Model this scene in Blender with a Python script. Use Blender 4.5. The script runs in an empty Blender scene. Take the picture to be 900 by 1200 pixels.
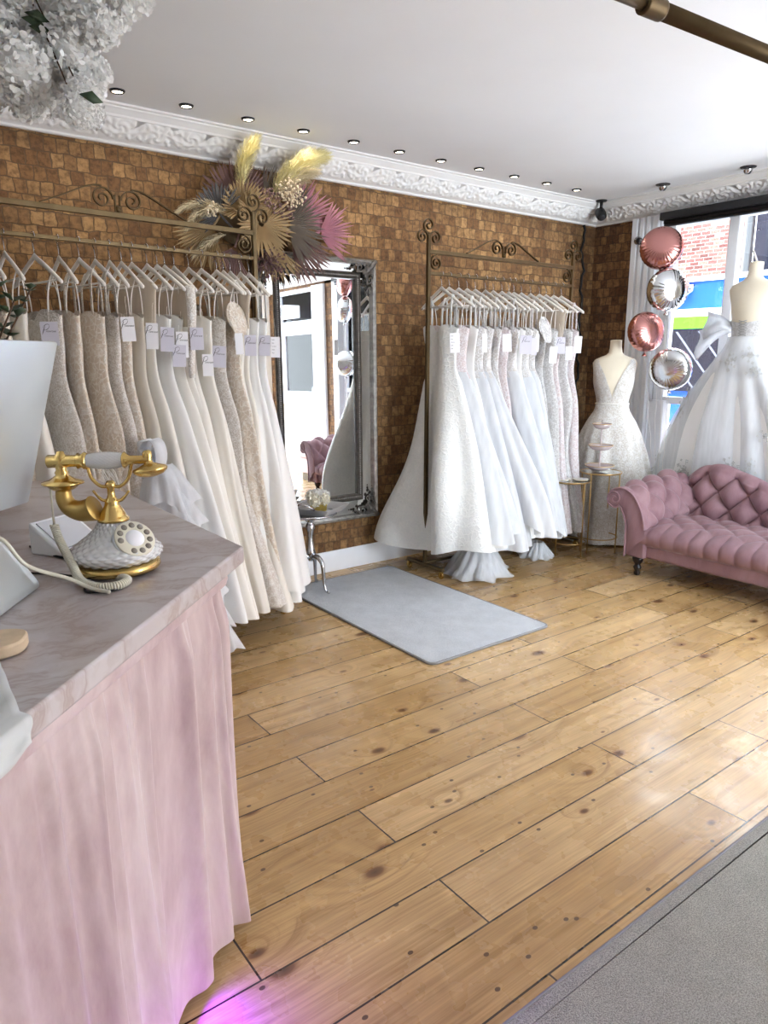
import bpy, math, random
import numpy as np
from mathutils import Vector, Matrix, noise as mnoise
PI = math.pi
rnd = random.Random(7)
SC = bpy.context.scene
COL = SC.collection

# ------------------------------------------------------------------ colours / materials
def S(r, g, b):
    def f(c):
        c /= 255.0
        return c / 12.92 if c <= 0.04045 else ((c + 0.055) / 1.055) ** 2.4
    return (f(r), f(g), f(b), 1.0)

class NT:
    def __init__(s, name):
        s.m = bpy.data.materials.new(name); s.m.use_nodes = True
        s.t = s.m.node_tree; s.n = s.t.nodes; s.l = s.t.links
        s.p = s.n['Principled BSDF']; s.out = s.n['Material Output']
    def new(s, kind, **kw):
        n = s.n.new(kind)
        for k, v in kw.items():
            if k.startswith('i_'):
                n.inputs[k[2:].replace('_', ' ')].default_value = v
            else: setattr(n, k, v)
        return n
    def link(s, a, b): s.l.new(a, b)
    def coords(s, which='Object', scale=(1, 1, 1), rot=(0, 0, 0), loc=(0, 0, 0)):
        tc = s.new('ShaderNodeTexCoord'); mp = s.new('ShaderNodeMapping')
        mp.inputs['Scale'].default_value = scale; mp.inputs['Rotation'].default_value = rot
        mp.inputs['Location'].default_value = loc
        s.link(tc.outputs[which], mp.inputs['Vector']); return mp.outputs['Vector']
    def ramp(s, fac, stops):
        r = s.new('ShaderNodeValToRGB'); e = r.color_ramp.elements
        while len(e) < len(stops): e.new(0.5)
        for k, (p, c) in enumerate(stops):
            e[k].position = p; e[k].color = c if len(c) == 4 else (*c, 1)
        s.link(fac, r.inputs['Fac']); return r.outputs['Color']
    def mix(s, fac, a, b, mode='MIX'):
        m = s.new('ShaderNodeMix', data_type='RGBA', blend_type=mode)
        for sock, v in ((m.inputs[0], fac), (m.inputs[6], a), (m.inputs[7], b)):
            if isinstance(v, (int, float, tuple)): sock.default_value = v
            else: s.link(v, sock)
        return m.outputs[2]
    def math(s, op, a, b=0.0):
        m = s.new('ShaderNodeMath', operation=op)
        for sock, v in ((m.inputs[0], a), (m.inputs[1], b)):
            if isinstance(v, (int, float)): sock.default_value = v
            else: s.link(v, sock)
        return m.outputs[0]
    def noise(s, vec, scale, detail=3.0, rough=0.5, dist=0.0):
        n = s.new('ShaderNodeTexNoise', i_Scale=scale, i_Detail=detail, i_Roughness=rough, i_Distortion=dist)
        if vec is not None: s.link(vec, n.inputs['Vector'])
        return n.outputs['Fac']
    def bump(s, h, strength=0.3, dist=0.01):
        b = s.new('ShaderNodeBump', i_Strength=strength, i_Distance=dist)
        s.link(h, b.inputs['Height']); s.link(b.outputs['Normal'], s.p.inputs['Normal'])

def mat(name, col, rough=0.5, metal=0.0, var=0.0, vscale=8.0, bump=0.0, bscale=60.0, bdist=0.004, sheen=0.0, trans=0.0, ior=1.45, coat=0.0, spec=0.5):
    t = NT(name); p = t.p
    p.inputs['Base Color'].default_value = col; p.inputs['Roughness'].default_value = rough
    p.inputs['Metallic'].default_value = metal; p.inputs['IOR'].default_value = ior
    p.inputs['Specular IOR Level'].default_value = spec
    p.inputs['Sheen Weight'].default_value = sheen; p.inputs['Transmission Weight'].default_value = trans
    p.inputs['Coat Weight'].default_value = coat
    v = t.coords()
    n = t.noise(v, vscale, 4)
    lo = tuple(max(0, c * (1 - var)) for c in col[:3]) + (1,); hi = tuple(min(1, c * (1 + var)) for c in col[:3]) + (1,)
    t.link(t.ramp(n, [(0.3, lo), (0.7, hi)]), p.inputs['Base Color'])
    if bump: t.bump(t.noise(v, bscale, 3), bump, bdist)
    return t.m

def emis(name, col, strength):
    t = NT(name); p = t.p
    p.inputs['Base Color'].default_value = col; p.inputs['Emission Color'].default_value = col
    p.inputs['Emission Strength'].default_value = strength
    return t.m

# ------------------------------------------------------------------ mesh building
class MB:
    def __init__(s): s.v = []; s.f = []
    def add(s, vs, fs, M=None):
        o = len(s.v)
        if M is not None: vs = [M @ Vector(p) for p in vs]
        s.v += [tuple(p) for p in vs]; s.f += [tuple(i + o for i in f) for f in fs]
        return s
    def box(s, x0, x1, y0, y1, z0, z1, M=None):
        vs = [(x, y, z) for x in (x0, x1) for y in (y0, y1) for z in (z0, z1)]
        return s.add(vs, [(0, 1, 3, 2), (4, 6, 7, 5), (0, 4, 5, 1), (2, 3, 7, 6), (0, 2, 6, 4), (1, 5, 7, 3)], M)
    def loft(s, rings, closed=True, cap=True, M=None):
        n = len(rings[0]); vs = [p for r in rings for p in r]; fs = []
        for i in range(len(rings) - 1):
            for j in range(n if closed else n - 1):
                k = (j + 1) % n
                fs.append((i * n + j, i * n + k, (i + 1) * n + k, (i + 1) * n + j))
        if cap and closed:
            fs.append(tuple(range(n - 1, -1, -1))); b = (len(rings) - 1) * n; fs.append(tuple(range(b, b + n)))
        return s.add(vs, fs, M)
    def tube(s, pts, r, n=8, cap=True, M=None, closed=False):
        pts = [Vector(p) for p in pts]; m = len(pts); rs = r if isinstance(r, (list, tuple)) else [r] * m
        T = []
        for i in range(m):
            a = pts[(i - 1) % m] if closed else pts[max(i - 1, 0)]; b = pts[(i + 1) % m] if closed else pts[min(i + 1, m - 1)]
            d = b - a; T.append(d.normalized() if d.length > 1e-9 else Vector((0, 0, 1)))
        u = T[0].orthogonal().normalized(); rings = []
        for i in range(m):
            u = u - T[i] * u.dot(T[i]); u = u.normalized() if u.length > 1e-6 else T[i].orthogonal().normalized()
            w = T[i].cross(u)
            rings.append([pts[i] + (u * math.cos(2 * PI * k / n) + w * math.sin(2 * PI * k / n)) * rs[i] for k in range(n)])
        if closed: rings.append(rings[0]); cap = False
        return s.loft(rings, True, cap, M)
    def bar(s, pts, N, w, t, M=None):
        """flat bar: width w along N, thickness t across, swept along pts"""
        N = Vector(N).normalized(); pts = [Vector(p) for p in pts]; rings = []
        for i, p in enumerate(pts):
            d = (pts[min(i + 1, len(pts) - 1)] - pts[max(i - 1, 0)]).normalized(); c = d.cross(N).normalized()
            tt = t if not isinstance(t, list) else t[i]
            rings.append([p + N * w / 2 + c * tt / 2, p - N * w / 2 + c * tt / 2, p - N * w / 2 - c * tt / 2, p + N * w / 2 - c * tt / 2])
        return s.loft(rings, True, True, M)
    def lathe(s, prof, n=24, M=None, cap=True):
        rings = [[(r * math.cos(2 * PI * k / n), r * math.sin(2 * PI * k / n), z) for k in range(n)] for r, z in prof]
        return s.loft(rings, True, cap, M)
    def ball(s, c, r, n=12, m=8, sc=(1, 1, 1), M=None):
        rings = []
        for i in range(m + 1):
            a = PI * i / m; rr = max(math.sin(a), 1e-3) * r
            rings.append([(c[0] + sc[0] * rr * math.cos(2 * PI * k / n), c[1] + sc[1] * rr * math.sin(2 * PI * k / n), c[2] - sc[2] * r * math.cos(a)) for k in range(n)])
        return s.loft(rings, True, True, M)
    def grid(s, nu, nv, fn, cu=False, M=None):
        vs = [fn(i / nu, j / nv) for i in range(nu if cu else nu + 1) for j in range(nv + 1)]; fs = []; w = nv + 1
        for i in range(nu):
            k = (i + 1) % nu if cu else i + 1
            for j in range(nv): fs.append((i * w + j, k * w + j, k * w + j + 1, i * w + j + 1))
        return s.add(vs, fs, M)
    def poly(s, outline, z0, z1, M=None):
        n = len(outline); vs = [(x, y, z0) for x, y in outline] + [(x, y, z1) for x, y in outline]
        fs = [tuple(range(n - 1, -1, -1)), tuple(range(n, 2 * n))] + [(i, (i + 1) % n, n + (i + 1) % n, n + i) for i in range(n)]
        return s.add(vs, fs, M)
    def mesh(s, name, m, off=(0, 0, 0), smooth=True):
        me = bpy.data.meshes.new(name)
        me.from_pydata([(p[0] - off[0], p[1] - off[1], p[2] - off[2]) for p in s.v], [], s.f); me.validate()
        me.materials.append(m)
        if smooth: me.polygons.foreach_set('use_smooth', [True] * len(me.polygons))
        me.update(); return me
    def build(s, name, m, parent=None, smooth=True, bevel=0.0, solid=0.0, subsurf=0, auto=None, world=False):
        off = parent.location if (parent is not None and world) else (0, 0, 0)
        if parent is not None and world and parent.parent is not None: off = Vector(off) + parent.parent.location
        me = s.mesh(name, m, off, smooth)
        o = bpy.data.objects.new(name, me); COL.objects.link(o)
        if parent is not None: o.parent = parent
        if solid:
            md = o.modifiers.new('solid', 'SOLIDIFY'); md.thickness = solid; md.offset = 0
        if bevel:
            md = o.modifiers.new('bevel', 'BEVEL'); md.width = bevel; md.segments = 2; md.limit_method = 'ANGLE'; md.angle_limit = 0.7
        if subsurf:
            md = o.modifiers.new('sub', 'SUBSURF'); md.levels = subsurf; md.render_levels = subsurf
        if auto is None: auto = bool(bevel)
        if auto and smooth:
            me.polygons.foreach_set('use_smooth', [True] * len(me.polygons))
            try: me.set_sharp_from_angle(angle=0.6)
            except Exception: pass
        return o

def tag(o, label=None, cat=None, group=None, kind=None):
    if label: o['label'] = label
    if cat: o['category'] = cat
    if group: o['group'] = group
    if kind: o['kind'] = kind
    return o
def thing(name, label, cat, loc=(0, 0, 0), rz=0.0, group=None):
    o = bpy.data.objects.new(name, None); o.empty_display_size = 0.05; COL.objects.link(o)
    o.location = loc; o.rotation_euler = (0, 0, rz); return tag(o, label, cat, group)
def struct(o): o['kind'] = 'structure'; return o
def inst(name, me, parent=None, loc=(0, 0, 0), rot=(0, 0, 0), scale=None):
    o = bpy.data.objects.new(name, me); COL.objects.link(o)
    if parent is not None: o.parent = parent
    o.location = loc; o.rotation_euler = rot
    if scale: o.scale = scale
    return o
def copy_tree(o, parent=None):
    c = o.copy(); COL.objects.link(c)
    if parent is not None: c.parent = parent
    for ch in list(o.children): copy_tree(ch, c)
    return c
def frame(o, z, x=None):
    """matrix with local Z along z, origin o"""
    z = Vector(z).normalized(); x = Vector(x) if x is not None else z.orthogonal()
    x = (x - z * x.dot(z)).normalized(); y = z.cross(x)
    return Matrix(((x[0], y[0], z[0], o[0]), (x[1], y[1], z[1], o[1]), (x[2], y[2], z[2], o[2]), (0, 0, 0, 1)))
def T(x, y, z): return Matrix.Translation((x, y, z))
def RZ(a): return Matrix.Rotation(a, 4, 'Z')
def herm(xs, ys, x):
    xs = list(xs); ys = list(ys)
    if xs[0] > xs[-1]: xs = xs[::-1]; ys = ys[::-1]
    x = min(max(x, xs[0]), xs[-1]); i = 0
    while i < len(xs) - 2 and x > xs[i + 1]: i += 1
    def sl(k):
        if k <= 0 or k >= len(xs) - 1: return 0.0 if len(xs) < 3 else (ys[min(k + 1, len(xs) - 1)] - ys[max(k - 1, 0)]) / (xs[min(k + 1, len(xs) - 1)] - xs[max(k - 1, 0)])
        return (ys[k + 1] - ys[k - 1]) / (xs[k + 1] - xs[k - 1])
    h = xs[i + 1] - xs[i]; t = (x - xs[i]) / h
    return (2 * t**3 - 3 * t**2 + 1) * ys[i] + (t**3 - 2 * t**2 + t) * h * sl(i) + (-2 * t**3 + 3 * t**2) * ys[i + 1] + (t**3 - t**2) * h * sl(i + 1)
def sstep(a, b, x):
    t = min(max((x - a) / (b - a), 0), 1); return t * t * (3 - 2 * t)
def bez(p0, p1, p2, p3, n=16):
    p0, p1, p2, p3 = map(Vector, (p0, p1, p2, p3)); out = []
    for i in range(n + 1):
        t = i / n; out.append(p0 * (1 - t)**3 + p1 * 3 * t * (1 - t)**2 + p2 * 3 * t * t * (1 - t) + p3 * t**3)
    return out
def spline(pts, n=10):
    pts = [Vector(p) for p in pts]; out = []
    for i in range(len(pts) - 1):
        p0 = pts[max(i - 1, 0)]; p1 = pts[i]; p2 = pts[i + 1]; p3 = pts[min(i + 2, len(pts) - 1)]
        for k in range(n):
            t = k / n
            out.append(0.5 * ((2 * p1) + (p2 - p0) * t + (2 * p0 - 5 * p1 + 4 * p2 - p3) * t * t + (3 * p1 - p0 - 3 * p2 + p3) * t**3))
    out.append(pts[-1]); return out
ORD = ['first', 'second', 'third', 'fourth', 'fifth', 'sixth', 'seventh', 'eighth', 'ninth', 'tenth', 'eleventh', 'twelfth', 'thirteenth', 'fourteenth', 'fifteenth', 'sixteenth', 'seventeenth', 'eighteenth', 'nineteenth', 'twentieth']

# ------------------------------------------------------------------ room constants (metres)
WY, WX, CZ = 4.32, 5.65, 2.87      # brick wall plane, shop-front plane, ceiling
BX, BY = -1.7, -2.6                # rear and far side of the room

LIGHTS = dict(down=2.2, sky=11.0, sun=6.0, exp=1.12, led=7.0)
# ------------------------------------------------------------------ surface materials
def brick_mat(name, axis, c_lo, c_mid, c_hi, mortar, w=0.115, h=0.0745, mort=0.006, bump=0.55):
    t = NT(name)
    tc = t.new('ShaderNodeTexCoord'); sx = t.new('ShaderNodeSeparateXYZ'); cb = t.new('ShaderNodeCombineXYZ')
    t.link(tc.outputs['Object'], sx.inputs[0]); t.link(sx.outputs[axis], cb.inputs[0]); t.link(sx.outputs[2], cb.inputs[1])
    wob = t.new('ShaderNodeTexNoise', i_Scale=13.0, i_Detail=3.0); t.link(cb.outputs[0], wob.inputs['Vector'])
    sub = t.new('ShaderNodeVectorMath', operation='SUBTRACT'); sub.inputs[1].default_value = (0.5, 0.5, 0.5); t.link(wob.outputs['Color'], sub.inputs[0])
    scl = t.new('ShaderNodeVectorMath', operation='SCALE'); scl.inputs['Scale'].default_value = 0.034; t.link(sub.outputs[0], scl.inputs[0])
    ad = t.new('ShaderNodeVectorMath', operation='ADD'); t.link(cb.outputs[0], ad.inputs[0]); t.link(scl.outputs[0], ad.inputs[1])
    b = t.new('ShaderNodeTexBrick', offset=0.5, squash=1.0, squash_frequency=2)
    b.inputs['Color1'].default_value = (0, 0, 0, 1); b.inputs['Color2'].default_value = (1, 1, 1, 1); b.inputs['Mortar'].default_value = (0.5, 0.5, 0.5, 1)
    b.inputs['Scale'].default_value = 1.0; b.inputs['Mortar Size'].default_value = mort; b.inputs['Mortar Smooth'].default_value = 0.3
    b.inputs['Brick Width'].default_value = w; b.inputs['Row Height'].default_value = h; b.inputs['Bias'].default_value = 0.0
    t.link(ad.outputs[0], b.inputs['Vector'])
    col = t.ramp(b.outputs['Color'], [(0.0, c_lo), (0.35, c_mid), (0.75, c_hi), (1.0, tuple(min(1, c * 1.25) for c in c_hi[:3]) + (1,))])
    n1 = t.noise(cb.outputs[0], 30, 5, 0.65); n2 = t.noise(cb.outputs[0], 1.1, 3)
    col = t.mix(0.75, col, t.ramp(n1, [(0.34, (0.32, 0.29, 0.27, 1)), (0.58, (1.15, 1.12, 1.04, 1))]), 'MULTIPLY')
    col = t.mix(0.6, col, t.ramp(n2, [(0.35, (0.6, 0.5, 0.42, 1)), (0.62, (1.15, 1.1, 1.0, 1))]), 'MULTIPLY')
    col = t.mix(b.outputs['Fac'], col, mortar)
    t.link(col, t.p.inputs['Base Color']); t.p.inputs['Roughness'].default_value = 0.9
    hgt = t.math('ADD', t.math('MULTIPLY', t.math('SUBTRACT', 1.0, b.outputs['Fac']), 1.0), t.math('MULTIPLY', n1, 0.5))
    t.bump(hgt, bump, 0.012)
    return t.m

M = {}
M['brick_left'] = brick_mat('aged_stock_brick_left', 0, S(112, 82, 54), S(128, 97, 64), S(150, 119, 82), S(98, 76, 54), 0.064, 0.0745, 0.0035, 0.8)
M['brick_front'] = brick_mat('aged_stock_brick_front', 1, S(92, 64, 44), S(110, 80, 54), S(132, 100, 68), S(76, 58, 44), 0.064, 0.0745, 0.0035, 0.8)
M['brick_street'] = brick_mat('red_street_brick', 1, S(84, 46, 42), S(116, 68, 64), S(142, 92, 84), S(160, 138, 132), 0.23, 0.085, 0.007, 0.2)
M['white_paint'] = mat('white_gloss_paint', S(236, 238, 242), 0.4, var=0.02)
M['ceiling'] = mat('matt_ceiling_paint', S(238, 240, 243), 0.9, var=0.02, vscale=1.5)
M['plaster'] = mat('plaster_moulding', S(228, 226, 224), 0.7, var=0.02)
M['wall_white'] = mat('white_wall_paint', S(225, 222, 216), 0.85, var=0.02, vscale=1.0)

def floor_mat():
    t = NT('pine_floorboards'); PW = 0.2138
    tc = t.new('ShaderNodeTexCoord'); mp = t.new('ShaderNodeMapping'); mp.inputs['Location'].default_value = (0.35, -(1.622 - 7 * PW), 0)
    t.link(tc.outputs['Object'], mp.inputs['Vector']); v = mp.outputs['Vector']
    b = t.new('ShaderNodeTexBrick', offset=0.37, offset_frequency=2, squash=1.0)
    b.inputs['Color1'].default_value = (0, 0, 0, 1); b.inputs['Color2'].default_value = (1, 1, 1, 1); b.inputs['Mortar'].default_value = (0.5, 0.5, 0.5, 1)
    b.inputs['Scale'].default_value = 1.0; b.inputs['Mortar Size'].default_value = 0.003; b.inputs['Mortar Smooth'].default_value = 0.1
    b.inputs['Brick Width'].default_value = 1.62; b.inputs['Row Height'].default_value = PW; b.inputs['Bias'].default_value = 0
    t.link(v, b.inputs['Vector'])
    # per-board offset so the grain differs from board to board
    rv = t.new('ShaderNodeVectorMath', operation='MULTIPLY_ADD'); t.link(b.outputs['Color'], rv.inputs[0]); rv.inputs[1].default_value = (7, 5, 3); t.link(v, rv.inputs[2])
    # knots
    kmap = t.new('ShaderNodeMapping'); kmap.inputs['Scale'].default_value = (2.3, 4.2, 0.0); t.link(rv.outputs[0], kmap.inputs['Vector'])
    vor = t.new('ShaderNodeTexVoronoi', feature='F1', voronoi_dimensions='2D', i_Scale=1.0, i_Randomness=1.0); t.link(kmap.outputs[0], vor.inputs['Vector'])
    sel = t.new('ShaderNodeSeparateColor'); t.link(vor.outputs['Color'], sel.inputs[0])
    rad = t.math('MULTIPLY', sel.outputs[1], 0.13)
    d = t.math('DIVIDE', vor.outputs['Distance'], t.math('ADD', rad, 0.015))
    has = t.math('GREATER_THAN', sel.outputs[0], 0.45)
    kn = t.new('ShaderNodeMapRange'); t.link(d, kn.inputs[0]); kn.inputs[1].default_value = 1.0; kn.inputs[2].default_value = 0.55; kn.clamp = True
    knot = t.math('MULTIPLY', kn.outputs[0], has)
    # small knots and nail heads
    k2 = t.new('ShaderNodeMapping'); k2.inputs['Scale'].default_value = (6.5, 9.0, 0); t.link(rv.outputs[0], k2.inputs['Vector'])
    vo2 = t.new('ShaderNodeTexVoronoi', feature='F1', voronoi_dimensions='2D', i_Scale=1.0); t.link(k2.outputs[0], vo2.inputs['Vector'])
    s2 = t.new('ShaderNodeSeparateColor'); t.link(vo2.outputs['Color'], s2.inputs[0])
    small = t.math('MULTIPLY', t.math('LESS_THAN', vo2.outputs['Distance'], 0.055), t.math('GREATER_THAN', s2.outputs[2], 0.7))
    # grain, bending around the knots
    gm = t.new('ShaderNodeMapping'); gm.inputs['Scale'].default_value = (1.3, 26.0, 1.0); t.link(rv.outputs[0], gm.inputs['Vector'])
    swirl = t.new('ShaderNodeMapRange'); t.link(d, swirl.inputs[0]); swirl.inputs[1].default_value = 4.5; swirl.inputs[2].default_value = 0.5; swirl.inputs[4].default_value = 1.0
    sw = t.math('MULTIPLY', t.math('MULTIPLY', swirl.outputs[0], has), 3.0)
    cv = t.new('ShaderNodeCombineXYZ'); t.link(sw, cv.inputs[1])
    ga = t.new('ShaderNodeVectorMath', operation='ADD'); t.link(gm.outputs[0], ga.inputs[0]); t.link(cv.outputs[0], ga.inputs[1])
    g1 = t.noise(ga.outputs[0], 1.0, 4, 0.6, 0.4)
    gm2 = t.new('ShaderNodeMapping'); gm2.inputs['Scale'].default_value = (3.0, 160.0, 1.0); t.link(rv.outputs[0], gm2.inputs['Vector'])
    g2 = t.noise(gm2.outputs[0], 1.0, 3, 0.6)
    base = t.ramp(b.outputs['Color'], [(0, S(182, 148, 99)), (0.5, S(196, 164, 115)), (1, S(210, 180, 135))])
    col = t.mix(0.85, base, t.ramp(g1, [(0.28, (0.60, 0.50, 0.40, 1)), (0.48, (0.96, 0.95, 0.92, 1)), (0.70, (1.14, 1.13, 1.1, 1))]), 'MULTIPLY')
    col = t.mix(0.6, col, t.ramp(g2, [(0.35, (0.70, 0.64, 0.57, 1)), (0.6, (1.06, 1.06, 1.06, 1))]), 'MULTIPLY')
    blot = t.noise(rv.outputs[0], 2.2, 5, 0.6)
    col = t.mix(0.5, col, t.ramp(blot, [(0.3, (0.72, 0.66, 0.6, 1)), (0.55, (1.06, 1.05, 1.04, 1))]), 'MULTIPLY')
    wear = t.noise(v, 16, 6, 0.75)
    col = t.mix(t.ramp(wear, [(0.66, (0, 0, 0, 1)), (0.74, (0.55, 0.55, 0.55, 1))]), col, S(92, 66, 44))
    kc = t.ramp(d, [(0.0, S(58, 34, 22)), (0.45, S(104, 66, 38)), (1.0, S(150, 104, 62))])
    col = t.mix(t.math('MULTIPLY', knot, 0.9), col, kc)
    col = t.mix(t.math('MULTIPLY', small, 0.85), col, S(66, 44, 30))
    col = t.mix(b.outputs['Fac'], col, S(48, 34, 24))
    t.link(col, t.p.inputs['Base Color'])
    rg = t.ramp(t.noise(v, 5, 4, 0.6), [(0.3, (0.2, 0.2, 0.2, 1)), (0.7, (0.36, 0.36, 0.36, 1))])
    t.link(rg, t.p.inputs['Roughness']); t.p.inputs['Specular IOR Level'].default_value = 0.5
    hh = t.math('ADD', t.math('MULTIPLY', b.outputs['Fac'], -1.0), t.math('MULTIPLY', g1, 0.25))
    hh = t.math('ADD', hh, t.math('MULTIPLY', t.noise(v, 3.0, 2), 0.6))
    t.bump(hh, 0.22, 0.006)
    return t.m
M['floor'] = floor_mat()

def rug_mat(name, c1, c2, sc=300.0):
    t = NT(name); v = t.coords()
    n = t.noise(v, sc, 2, 0.7); n2 = t.noise(v, 9, 5, 0.65)
    col = t.ramp(n, [(0.38, tuple(c * .8 for c in c1[:3]) + (1,)), (0.62, c2)])
    col = t.mix(0.5, col, t.ramp(n2, [(0.35, (0.82, 0.82, 0.82, 1)), (0.65, (1.08, 1.08, 1.08, 1))]), 'MULTIPLY')
    t.link(col, t.p.inputs['Base Color']); t.p.inputs['Roughness'].default_value = 1.0; t.p.inputs['Specular IOR Level'].default_value = 0.1
    t.p.inputs['Sheen Weight'].default_value = 0.3
    t.bump(n, 0.9, 0.012); return t.m
M['rug_blue'] = rug_mat('pale_blue_grey_pile', S(222, 230, 240), S(246, 249, 253))
M['rug_grey'] = rug_mat('warm_grey_pile', S(158, 156, 146), S(206, 204, 194))
M['rug_edge'] = mat('rug_binding', S(140, 140, 142), 0.9, bump=0.4, bscale=300)

M['brass'] = mat('antique_brass_paint', S(104, 88, 62), 0.42, 0.75, var=0.15, vscale=12)
M['brass_dark'] = mat('dark_bronze_shaded_brass', S(84, 68, 44), 0.45, 0.7, var=0.15)
M['gold'] = mat('polished_gold', S(216, 186, 118), 0.22, 1.0, var=0.05)
M['gold_satin'] = mat('satin_gold_horn', S(190, 160, 96), 0.38, 0.9, var=0.06)
M['gold_wire'] = mat('brushed_gold_wire', S(196, 164, 110), 0.3, 0.9, var=0.08)
M['chrome'] = mat('chrome_wire', S(200, 200, 205), 0.15, 1.0)
M['silver'] = mat('polished_cast_silver', S(196, 198, 202), 0.2, 1.0, var=0.08, bump=0.2, bscale=25)
M['frame_silver'] = mat('tarnished_silver_leaf', S(168, 166, 162), 0.34, 0.85, var=0.3, vscale=30, bump=0.3, bscale=90)
M['frame_dark'] = mat('dark_silver_leaf', S(96, 92, 88), 0.42, 0.7, var=0.3, vscale=40, bump=0.4, bscale=120)
M['mirror'] = mat('mirror_glass', (0.9, 0.92, 0.92, 1), 0.01, 1.0)
M['hanger'] = mat('white_lacquered_wood', S(226, 222, 216), 0.35, var=0.02)
M['black'] = mat('black_plastic', S(24, 24, 26), 0.4)
M['blackwood'] = mat('ebonised_wood', S(26, 20, 20), 0.3, var=0.2)
M['dark_grey'] = mat('dark_grey_metal', S(56, 56, 60), 0.4, 0.5)
M['alu'] = mat('anodised_aluminium', S(214, 220, 222), 0.32, 0.55, var=0.01)
M['cream_plastic'] = mat('cream_plastic', S(222, 218, 200), 0.4)
M['white_plastic'] = mat('white_plastic', S(236, 238, 240), 0.35)
M['card_white'] = mat('white_card', S(240, 240, 244), 0.7)
M['card_lav'] = mat('lavender_card', S(206, 204, 216), 0.7)
M['ink'] = mat('black_ink', S(40, 38, 44), 0.7)
M['form'] = mat('cream_jersey', S(236, 226, 204), 0.85, var=0.03, bump=0.15, bscale=300)

def glass(name, col=(1, 1, 1, 1), rough=0.0, ior=1.45):
    t = NT(name); p = t.p; p.inputs['Base Color'].default_value = col
    p.inputs['Transmission Weight'].default_value = 1.0; p.inputs['Roughness'].default_value = rough; p.inputs['IOR'].default_value = ior
    return t.m
def pane_mat():
    t = NT('window_pane'); tr = t.new('ShaderNodeBsdfTransparent'); gl = t.new('ShaderNodeBsdfGlossy', i_Roughness=0.0)
    fr = t.new('ShaderNodeFresnel', i_IOR=1.3); mx = t.new('ShaderNodeMixShader')
    t.link(fr.outputs[0], mx.inputs[0]); t.link(tr.outputs[0], mx.inputs[1]); t.link(gl.outputs[0], mx.inputs[2])
    t.link(mx.outputs[0], t.out.inputs['Surface']); return t.m
M['pane'] = pane_mat()
M['crystal'] = mat('cut_crystal', S(253, 254, 254), 0.04, trans=0.3, ior=1.6, coat=1.0, spec=0.8)
M['glass'] = glass('clear_glass', (0.98, 0.97, 0.97, 1), 0.0, 1.45)

def marble():
    t = NT('veined_marble_laminate'); v = t.coords()
    vm = t.coords('Object', (1, 1, 1), (0, 0, 0.25))
    wp = t.new('ShaderNodeTexNoise', i_Scale=2.2, i_Detail=5.0, i_Roughness=0.6); t.link(v, wp.inputs['Vector'])
    ad = t.new('ShaderNodeVectorMath', operation='MULTIPLY_ADD'); t.link(wp.outputs['Color'], ad.inputs[0]); ad.inputs[1].default_value = (0.5, 0.5, 0.5); t.link(vm, ad.inputs[2])
    st = t.new('ShaderNodeMapping'); st.inputs['Scale'].default_value = (.9, 2.6, 1.0); t.link(ad.outputs[0], st.inputs['Vector'])
    n = t.noise(st.outputs[0], 1.6, 6, 0.62)
    vein = t.ramp(t.math('ABSOLUTE', t.math('SUBTRACT', n, 0.5)), [(0.0, (1, 1, 1, 1)), (0.022, (0.45, 0.45, 0.45, 1)), (0.07, (0, 0, 0, 1))])
    big = t.ramp(t.noise(st.outputs[0], 0.9, 4, 0.6), [(0.45, (0, 0, 0, 1)), (0.7, (0.75, 0.75, 0.75, 1))])
    base = t.mix(big, S(196, 190, 190), S(176, 166, 166))
    col = t.mix(t.math('MULTIPLY', vein, 0.55), base, S(146, 118, 106))
    t.link(col, t.p.inputs['Base Color']); t.p.inputs['Roughness'].default_value = 0.28; t.p.inputs['Coat Weight'].default_value = 0.2
    return t.m
M['marble'] = marble()

def velvet(name, base, lo, hi, sc=3.0):
    t = NT(name); v = t.coords('Object', (1, 1, 0.35))
    n = t.noise(v, sc, 6, 0.65, 0.6); n2 = t.noise(v, 22, 4, 0.6)
    f = t.math('ADD', t.math('MULTIPLY', n, 0.75), t.math('MULTIPLY', n2, 0.25))
    t.link(t.ramp(f, [(0.36, lo), (0.5, base), (0.64, hi)]), t.p.inputs['Base Color'])
    t.p.inputs['Roughness'].default_value = 0.65; t.p.inputs['Sheen Weight'].default_value = 0.6; t.p.inputs['Sheen Roughness'].default_value = 0.35
    t.p.inputs['Specular IOR Level'].default_value = 0.25
    t.bump(n2, 0.1, 0.01); return t.m
M['drape'] = velvet('crushed_blush_velvet', S(198, 178, 176), S(178, 154, 154), S(214, 198, 195), 4.0)
M['sofa'] = velvet('dusky_pink_velvet', S(150, 117, 124), S(138, 105, 113), S(162, 130, 136), 6.0)
M['sofa'].node_tree.nodes['Principled BSDF'].inputs['Sheen Weight'].default_value = 0.35
M['pale_pink'] = mat('pale_pink_leatherette', S(226, 196, 196), 0.5, var=0.03)

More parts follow.
